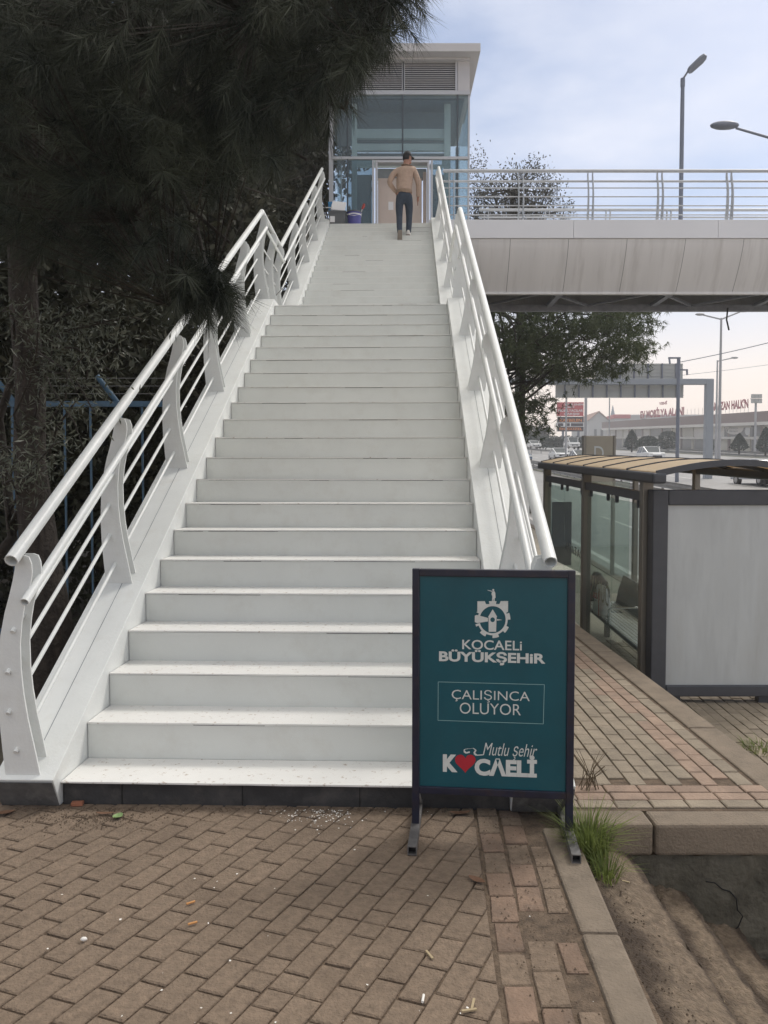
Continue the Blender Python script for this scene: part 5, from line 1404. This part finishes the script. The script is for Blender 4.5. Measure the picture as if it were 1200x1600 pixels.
Dn = unit(C - anc) + np.array([0, 0, -.55]) + rng.normal(size=C.shape) * .25
keep = np.linalg.norm(C - anc, axis=1) < 3
tw = twigs(anc[keep], C[keep], .008); npmesh('twigs', tw, 4, M['bark_dark'], PN)
nd = needles(C, Dn, 96, .150, .0030, (.75, .62), .22); npmesh('needles', nd, 3, M['needle'], PN)

# olive shrub whose twigs reach past the trunk
OL = thing('olive_tree', 'olive sapling with narrow pale leaves around the pine trunk by the blue fence', 'tree', (0, 0, 0))
b = MB(); o0 = Vector((-3.0, 5.6, -.05)); tips = []
pts = limb(b, o0, at(30, 560, 5.4), .05, .025, .02, 6)
for (px, py, D_) in ((185, 545, 4.9), (175, 580, 4.8), (140, 545, 4.7), (120, 610, 4.6), (150, 650, 4.7), (95, 690, 4.7), (60, 720, 4.5), (130, 700, 4.8), (190, 510, 5.2), (90, 520, 4.8), (10, 480, 4.3), (20, 700, 4.2), (5, 735, 4.2), (60, 500, 4.6), (170, 460, 5.4), (230, 500, 5.6)):
    tips.append(limb(b, pts[-1] if random.random() < .6 else pts[3], at(px, py, D_), .012, .003, .10, 6, .03))
b.build('branches', M['bark_dark'], OL)
TP = np.array([tuple(p) for t_ in tips for p in t_[2:]]); i = rng.integers(0, len(TP), 2600)
npmesh('leaves', leaves(TP[i] + rng.normal(size=(2600, 3)) * .10, .062, .012, .3), 4, M['olive'], OL)

# shady trees and bushes filling the slope left of the stairs
def shade_tree(name, base, poly, d0, d1, n, ln, wd, label, m_='shade_leaf', nclump=60, sig=.35, tr=.12, group=None, free=False):
    t = thing(name, label, 'tree' if 'tree' in name else 'bush', base, 0, group); bs = np.array(base)
    P, K, i = clumpy(poly, n, d0, d1, nclump, sig)
    P = P[(P[:, 2] > bs[2] - .1) & (free | (P[:, 0] < -2.12 + .031 * (P[:, 1] - 3.6) - .5 * rng.random(len(P)) ** 2))]
    b = MB(); top = Vector(tuple(K.mean(0) - bs)); st_ = Vector((0, 0, -.1))
    tpn = limb(b, st_, top, tr, tr * .5, .0, 7, .02); 
    b.build('trunk', M['bark'], t)
    b = MB()
    for k in K[:26]: limb(b, tpn[random.randint(3, 7)], Vector(tuple(k - bs)), tr * .3, tr * .06, .06, 5, .03)
    b.build('limbs', M['bark_dark'], t)
    npmesh('crown', leaves(P - bs, ln, wd, .3), 4, M[m_], t); return t
shade_tree('shade_tree', (-3.4, 9.0, -.05), [(-150, -250), (330, -250), (470, 100), (500, 300), (380, 420), (250, 520), (-150, 700)], 7.5, 11, 30000, .16, .07, 'dense dark tree behind the blue fence, left of the first flight', nclump=110, sig=.40)
shade_tree('shade_tree', (-3.0, 14.5, -.05), [(330, -200), (510, 20), (512, 200), (510, 330), (480, 430), (400, 520), (250, 600), (150, 300)], 12.5, 17.5, 28000, .20, .09, 'dark tree crowding the upper flight of the stairs beside the tower', nclump=90, sig=.5)
shade_tree('shade_tree', (-9.0, 12.0, -.05), [(-700, -300), (100, -300), (200, 300), (150, 700), (-700, 740)], 10, 16, 24000, .24, .11, 'broad dark tree farthest to the left beyond the blue fence', nclump=90, sig=.6)
shade_tree('bush', (-3.6, 7.9, -.05), [(-150, 560), (260, 480), (340, 520), (250, 700), (170, 850), (60, 1000), (-200, 1050)], 7.6, 9.6, 26000, .12, .055, 'dark undergrowth behind the blue fence seen through the stair railing', nclump=90, sig=.28, tr=.05)
shade_tree('bush', (-2.6, 10.5, -.05), [(150, 700), (330, 520), (420, 430), (470, 430), (440, 520), (330, 700), (200, 900)], 9.5, 15, 20000, .15, .07, 'dark undergrowth under the landing on the left of the stairs', nclump=70, sig=.35, tr=.05)
shade_tree('shade_tree', (-4.6, 23.0, -.05), [(360, -150), (515, -150), (519, 150), (519, 365), (470, 430), (380, 500), (340, 300)], 22.0, 26, 30000, .30, .15, 'tall dark tree behind the upper left corner of the elevator tower', nclump=80, sig=.6, free=True)
shade_tree('shade_tree', (-13.0, 22.0, -.05), [(-500, -200), (200, -200), (330, 300), (250, 640), (-500, 700)], 18, 25, 22000, .34, .17, 'big dark tree in the distance beyond the blue fence and undergrowth', nclump=80, sig=.9)
# soil bank under the trees
V = []; nxx, nyy = 24, 24
for j in range(nyy + 1):
    for i in range(nxx + 1):
        x = -14 + 12.2 * i / nxx; y = 3.0 + 20 * j / nyy; V.append((x, y, -.03 + .05 * sin(x * 3 + y) + .04 * random.random() + (.02 * max(0, -x - 2))))
struct(MB().add(V, [(j * (nxx + 1) + i, j * (nxx + 1) + i + 1, (j + 1) * (nxx + 1) + i + 1, (j + 1) * (nxx + 1) + i) for j in range(nyy) for i in range(nxx)], True).build('soil_bank', M['earth']))

# blue fence with slanted barbed-wire arms
FY = 7.0; fx0, fx1 = at(-160, 620, FY).x, -1.98; fz = at(100, 627, FY).z
FN = thing('fence', 'pale blue steel fence with slanted arms among the trees left of the stairs', 'fence', (fx0, FY, -.03))
MB().bx(0, fx1 - fx0, -.022, .022, fz - .02, fz + .03).build('top_rail', M['fence_blue'], FN); MB().bx(0, fx1 - fx0, -.02, .02, .18, .22).build('bottom_rail', M['fence_blue'], FN)
x = .1; k = 0; proto = None
while x < fx1 - fx0:
    if proto is None: proto = o = MB().bx(-.008, .008, -.008, .008, .2, fz - .02).build('fence_bar', M['fence_blue'], FN)
    else: o = proto.copy(); col.objects.link(o); o.parent = FN
    o.location = (x, 0, 0)
    if k % 4 == 0:
        MB().bx(x - .03, x + .03, .024, .07, 0, fz + .02).build('fence_post', M['fence_blue'], FN)
        MB().tube([(x, .045, fz + .02), (x - .17, .0, fz + .26)], .024, 8).build('arm', M['fence_blue'], FN)
    x += .235; k += 1
for q in (.1, .17, .24):
    MB().tube([(0, .02, fz + q), (fx1 - fx0, .02, fz + q)], .003, 4).build('barbed_wire', M['galv'], FN)

# pine seen under the bridge, and the leafless tree above the deck behind it
RT = thing('pine_tree', 'green pine beyond the bridge, its loose crown showing under the deck', 'tree', (3.1, 24.5, zs(24.5)))
rb_ = np.array([3.1, 24.5, zs(24.5)])
b = MB(); tpn = limb(b, (0, 0, -.1), (.4, 0, 7.6), .20, .10, 0, 8, .008); b.build('trunk', M['bark'], RT)
polyB = [(730, 470), (900, 462), (1000, 468), (1018, 505), (1008, 548), (985, 580), (930, 600), (890, 585), (850, 610), (800, 575), (765, 560), (740, 520)]
polyC = [(770, 590), (850, 600), (870, 620), (850, 660), (820, 690), (795, 690), (775, 640)]
K1 = sample(polyB, 230, 22.0, 27.0); K2 = sample(polyC, 26, 22.5, 25.5); K = np.concatenate([K1, K2])
b = MB(); br2 = []
for k in K[rng.permutation(len(K))[:44]]: br2.append(limb(b, tpn[random.randint(3, 8)], Vector(tuple(k - rb_)), .05, .012, .05, 6, .03))
b.build('limbs', M['bark_dark'], RT)
i = rng.integers(0, len(K), 4300); C = K[i] + rng.normal(size=(4300, 3)) * np.array([.26, .26, .13])
npmesh('crown', needles(C - rb_, rng.normal(size=C.shape) + np.array([.2, 0, .3]), 13, .20, .024, (.5, .8), .16), 3, M['far_leaf'], RT)
polyD = [(738, 250), (746, 222), (752, 300), (790, 268), (812, 262), (850, 254), (868, 262), (872, 300), (866, 330), (895, 318), (890, 350), (738, 352)]
AT = thing('bare_tree', 'sparse grey twiggy tree standing behind the bridge railing beside the tower', 'tree', (5.0, 27.0, zs(27)))
ab = np.array([5.0, 27.0, zs(27)])
b = MB(); tpn = limb(b, (0, 0, -.1), Vector(tuple(at(800, 300, 27))) - Vector(tuple(ab)), .2, .06, 0, 9, .01); b.build('trunk', M['bark'], AT)
K = sample(polyD, 120, 25.5, 28.5); b = MB()
for k in K[:70]: limb(b, tpn[random.randint(6, 9)], Vector(tuple(k - ab)), .04, .010, .03, 6, .04)
b.build('limbs', M['bark_dark'], AT)
n = 6500; i = rng.integers(0, len(K), n); P = K[i] + rng.normal(size=(n, 3)) * .20
npmesh('leaves', leaves(P - ab, .11, .045), 4, M['grey_leaf'], AT)
K3 = sample([(905, 312), (918, 308), (922, 330), (912, 338), (902, 328)], 8, 30, 31)

# round and conical evergreens in front of the shops, hedge by the billboard
def evergreen(name, px, pb, wpx, hpx, Y, cone, label, cat='bush'):
    base = at(px, pb, Y); t = thing(name, label, cat, tuple(base)); w = wpx / F * Y / 2; h = hpx / F * Y
    n = 1500; z = rng.random(n) ** (.8 if cone else 1); a = rng.random(n) * 2 * pi
    prof_ = (1 - z) ** .75 * (.35 + .65 * np.minimum(1, z * 5)) if cone else np.sqrt(np.maximum(0, 1 - (2 * z - 1) ** 2)) ** .8
    r_ = prof_ * (.75 + .3 * rng.random(n)) * w * 1.25
    P = np.stack([r_ * np.cos(a), r_ * np.sin(a), z * h], -1)
    npmesh('crown', leaves(P, w * .28, w * .16), 4, M['conifer'], t); MB().tube([(0, 0, -.5), (0, 0, h * .8)], w * .12, 8).build('trunk', M['bark_dark'], t)
evergreen('evergreen', 987, 702, 24, 30, 128, True, 'dark conical evergreen right of the tan D sign before the shops')
evergreen('evergreen', 1012, 702, 24, 20, 122, False, 'round dark evergreen directly above the white sport utility vehicle')
evergreen('evergreen', 1044, 702, 24, 28, 135, False, 'tall rounded evergreen left of the camera pole before the shops')
evergreen('evergreen', 1155, 704, 26, 26, 100, True, 'dark dome shaped evergreen below the round banner')
evergreen('evergreen', 1196, 706, 26, 38, 96, True, 'dark evergreen at the right edge of the view before the shops')
evergreen('evergreen', 1112, 704, 8, 24, 104, True, 'slim dark evergreen beside the gantry leg')
hb_ = at(878, 699, 150); t = thing('hedge', 'long dark clipped hedge below the red billboard', 'hedge', tuple(hb_))
n = 6000; P = np.stack([rng.uniform(-8, 6, n), rng.uniform(-.8, .8, n), rng.random(n) * (1.9 + .35 * np.sin(np.arange(n))) + 0], -1)
npmesh('foliage', leaves(P, .42, .25), 4, M['conifer'], t)
def far_trees(px, pb, wpx, hpx, Y, label):
    base = at(px, pb, Y); t = thing('far_tree', label, 'tree', tuple(base)); w = wpx / F * Y / 2; h = hpx / F * Y; n = 2600
    K = np.stack([rng.uniform(-.7, .7, 16) * w, rng.uniform(-.7, .7, 16) * w, h * rng.uniform(.35, .9, 16)], -1); i = rng.integers(0, 16, n)
    npmesh('crown', leaves(K[i] + rng.normal(size=(n, 3)) * w * .28, w * .22, w * .13), 4, M['grey_leaf'], t); MB().tube([(0, 0, -.3), (0, 0, h * .7)], w * .08, 8).build('trunk', M['bark_dark'], t)
far_trees(838, 702, 40, 34, 165, 'hazy roadside tree left of the red billboard')
far_trees(800, 704, 50, 40, 180, 'hazy roadside tree beside the weathered grey pole')

# grass, weeds
def blades(n, ln, wd, spread, lean):
    ang = rng.random(n) * 2 * pi; rad = np.sqrt(rng.random(n)) * spread; base = np.stack([rad * np.cos(ang), rad * np.sin(ang), np.zeros(n)], -1)
    l_ = ln * rng.uniform(.4, 1.1, n); out_ = np.stack([np.cos(ang), np.sin(ang), np.zeros(n)], -1) * lean * l_[:, None] * rng.uniform(.3, 1.3, (n, 1)) + rng.normal(size=(n, 3)) * .02
    up = np.array([0, 0, 1.]) * l_[:, None]; s_ = unit(np.cross(out_ + 1e-6, np.array([0, 0, 1.]))) * wd / 2
    m1 = base + up * .6 + out_ * .35; tip = base + up * .85 + out_ * 1.0
    q1 = np.stack([base - s_, base + s_, m1 + s_ * .8, m1 - s_ * .8], 1); q2 = np.stack([m1 - s_ * .8, m1 + s_ * .8, tip + s_ * .1, tip - s_ * .1], 1)
    return np.concatenate([q1, q2])
g0 = Vector((.875, 3.22, -.06)); t = thing('grass_tuft', 'bright green grass tuft beside the right foot of the signboard', 'grass tuft', tuple(g0)); npmesh('blades', blades(420, .21, .005, .075, .75), 4, M['grass'], t)
g1 = Vector((.90, 3.05, -.07)); t = thing('grass_tuft', 'small yellowing grass tuft in the dirt just in front of the larger green one', 'grass tuft', tuple(g1)); npmesh('blades', blades(120, .13, .004, .05, .9), 4, M['grass'], t)
g2 = onz(921, 1232); t = thing('dry_weed', 'leafless brown weed growing by the right edge of the signboard', 'weed', tuple(g2)); b = MB()
for k in range(15):
    a = random.uniform(0, 2 * pi); l_ = random.uniform(.08, .2); b.tube([(random.uniform(-.05, .05), random.uniform(-.03, .03), 0), (.03 * cos(a), .02 * sin(a), l_ * .6), (.09 * cos(a), .05 * sin(a), l_)], [.0025, .002, .001], 4)
b.build('stems', M['dry'], t)
g3 = at(1192, 1130, 6.2); t = thing('weed', 'low patch of weed on the lower pavement under the advertising case', 'weed', (g3.x, g3.y, zs(g3.y) + .01)); npmesh('blades', blades(160, .08, .006, .16, 1.2), 4, M['grass'], t)

# litter
def litter(name, px, py, build, label, cat, group=None, z=.004, rz=0.):
    p = onz(px, py, z); o = build(); o.location = p; o.rotation_euler = (0, 0, rz); tag(o, label, cat, group); o.name = name
def leaf_mesh(l_, w, m_, curl=.3):
    b = MB(); n = 8; V = []
    for i in range(n + 1):
        t = i / n; ww = w * sin(pi * min(1, t * .95 + .03)) ** .7; zz = curl * l_ * (t - .5) ** 2
        V += [(l_ * (t - .5), -ww / 2, zz + ww * .25), (l_ * (t - .5), 0, zz), (l_ * (t - .5), ww / 2, zz + ww * .25)]
    b.add(V, [f for i in range(n) for f in ((3 * i, 3 * i + 1, 3 * i + 4, 3 * i + 3), (3 * i + 1, 3 * i + 2, 3 * i + 5, 3 * i + 4))], True); return b.build('leaf', m_, fix=False)
litter('green_leaf', 184, 1278, lambda: leaf_mesh(.055, .045, M['leaf_green'], .9), 'crumpled pale green leaf lying before the bottom step', 'leaf', rz=1.2)
litter('brown_leaf', 164, 1272, lambda: leaf_mesh(.085, .022, M['leaf_brown'], .4), 'curled brown leaf lying left of the pale green leaf', 'leaf')
litter('brown_leaf', 745, 1377, lambda: leaf_mesh(.075, .034, M['leaf_brown'], .5), 'dry reddish brown leaf on the paving in front of the signboard', 'leaf', rz=-.7)
litter('brown_leaf', 8, 1272, lambda: leaf_mesh(.08, .04, M['leaf_brown'], .5), 'brown leaf at the foot of the left stringer', 'leaf', rz=.4)
litter('brown_leaf', 719, 1272, lambda: leaf_mesh(.10, .03, M['leaf_brown'], .5), 'dark brown leaf lying under the signboard', 'leaf', rz=.1)
litter('brick_piece', 121, 1258, lambda: MB().box((0, 0, .008), (.055, .03, .018)).build('brick_piece', M['brickbit'], None, bevel=.003), 'small orange piece of brick at the foot of the stairs', 'brick piece', rz=.1)
def butt(m_='butt'): return MB().tube([(-.016, 0, .004), (.016, 0, .004)], .004, 8).build('butt', M[m_], None)
litter('cigarette_butt', 298, 1412, lambda: butt(), 'orange cigarette butt, the farther of two on the left paving', 'cigarette butt', rz=.6)
litter('cigarette_butt', 301, 1444, lambda: butt(), 'orange cigarette butt, the nearer of two on the left paving', 'cigarette butt', rz=.5)
litter('cigarette_butt', 661, 1562, lambda: butt('chip'), 'white cigarette end standing out at the bottom middle of the paving', 'cigarette butt', rz=1.4)
litter('pebble', 131, 1470, lambda: MB().ball((0, 0, .006), .010, 7, 5, (1.2, .8, .7)).build('pebble', M['chip'], None), 'small white pebble on the left paving', 'pebble')
for (px, py, rz_, lb) in ((671, 1493, 2.0, 'short straw splinter on the paving right of the middle'), (739, 1570, 1.3, 'pale upright straw splinter near the lower edge, by the border bricks'), (733, 1580, .2, 'flat straw splinter lying beside the upright one near the lower edge'), (975, 1378, -.5, 'broken twig on the dirt below the grass tuft'), (974, 1426, -.6, 'pale stick on the dirt beside the kerb stone'), (1122, 1567, .05, 'cream stick lying on the lower worn step')):
    zz = {975: -.10, 974: -.08, 1122: -.22}.get(px, .004)
    litter('straw', px, py, lambda: MB().box((0, 0, .003), (.045, .007, .005)).build('straw', M['straw'], None), lb, 'straw', z=zz, rz=rz_)
# flakes of white paint below the step: beyond counting
n = 260; fx = np.concatenate([rng.normal(500, 34, 150), rng.uniform(30, 640, 26), rng.uniform(640, 1190, 26)]); fy = np.concatenate([np.abs(rng.normal(0, 13, 150)) + 1266, rng.uniform(1268, 1600, 26) , rng.uniform(1262, 1590, 26)])
P = np.array([tuple(onz(a, c, .003)) for a, c in zip(fx, fy)]); P = P[(P[:, 0] < .68) | (P[:, 1] > 3.6)]
V = []
for p in P:
    s_ = random.uniform(.0015, .006); a = random.uniform(0, 6.3); sq = random.uniform(.4, 1)
    V.append([(p[0] + s_ * cos(a + k * pi / 2) * (sq if k % 2 else 1), p[1] + s_ * sin(a + k * pi / 2) * (sq if k % 2 else 1), .0045 + random.uniform(0, .003)) for k in range(4)])
o = npmesh('paint_flakes', np.array(V), 4, M['chip']); o['kind'] = 'stuff'
# loose earth gathered along the foot of the stairs and in the corners
n = 1; X = np.concatenate([rng.uniform(-1.75, .3, 700), rng.normal(-1.35, .16, 400), rng.uniform(.42, .70, 260)]); Y = np.concatenate([3.575 - np.abs(rng.normal(0, .03, 700)), 3.50 - np.abs(rng.normal(0, .08, 400)), rng.uniform(2.0, 3.5, 260)])
V = []
for x, y in zip(X, Y):
    s_ = random.uniform(.0015, .005); z = .001; V += [[(x - s_, y - s_, z), (x + s_, y - s_, z), (x, y, z + s_ * 1.2)], [(x + s_, y - s_, z), (x, y + s_, z), (x, y, z + s_ * 1.2)], [(x, y + s_, z), (x - s_, y - s_, z), (x, y, z + s_ * 1.2)]]
o = npmesh('loose_earth', np.array(V), 3, M['soil']); o['kind'] = 'stuff'

# ------------------------------------------------------------------ damp air over the highway
hz = MB().bx(-210, 330, -40, 440, -8, 30).build('haze', None)
hm = bpy.data.materials.new('haze'); hm.use_nodes = True; n_ = hm.node_tree.nodes; n_.clear()
ho = n_.new('ShaderNodeOutputMaterial'); pv = n_.new('ShaderNodeVolumePrincipled')
pv.inputs['Color'].default_value = (.93, .94, .96, 1); pv.inputs['Density'].default_value = .0015; pv.inputs['Anisotropy'].default_value = .35
hm.node_tree.links.new(pv.outputs['Volume'], ho.inputs['Volume']); hz.data.materials.append(hm); hz['kind'] = 'stuff'

# crumbs of earth and grit on the worn steps
n = 1500; V = []
for q in range(n):
    k = random.choice((0, 0, 0, 1, 1, 2)); x0, x1, za, z = ((.78, 1.085, -.02, -.15), (1.07, 1.33, -.27, -.32), (1.31, 1.58, -.44, -.49))[k]
    t = random.random() ** 1.3; x = x0 + (x1 - x0) * t; y = random.uniform(1.8, 3.4); zz = z + (za - z) * (1 - t) ** .8 - .001; r_ = random.uniform(.0015, .006)
    P = [Vector((x + r_ * cos(a), y + r_ * sin(a), zz)) for a in (0, 2.1, 4.2)]; T_ = Vector((x, y, zz + r_ * 1.1))
    V += [[P[0], P[1], T_], [P[1], P[2], T_], [P[2], P[0], T_]]
o = npmesh('earth_crumbs', np.array([[tuple(c) for c in f] for f in V]), 3, M['step_soil']); o['kind'] = 'stuff'
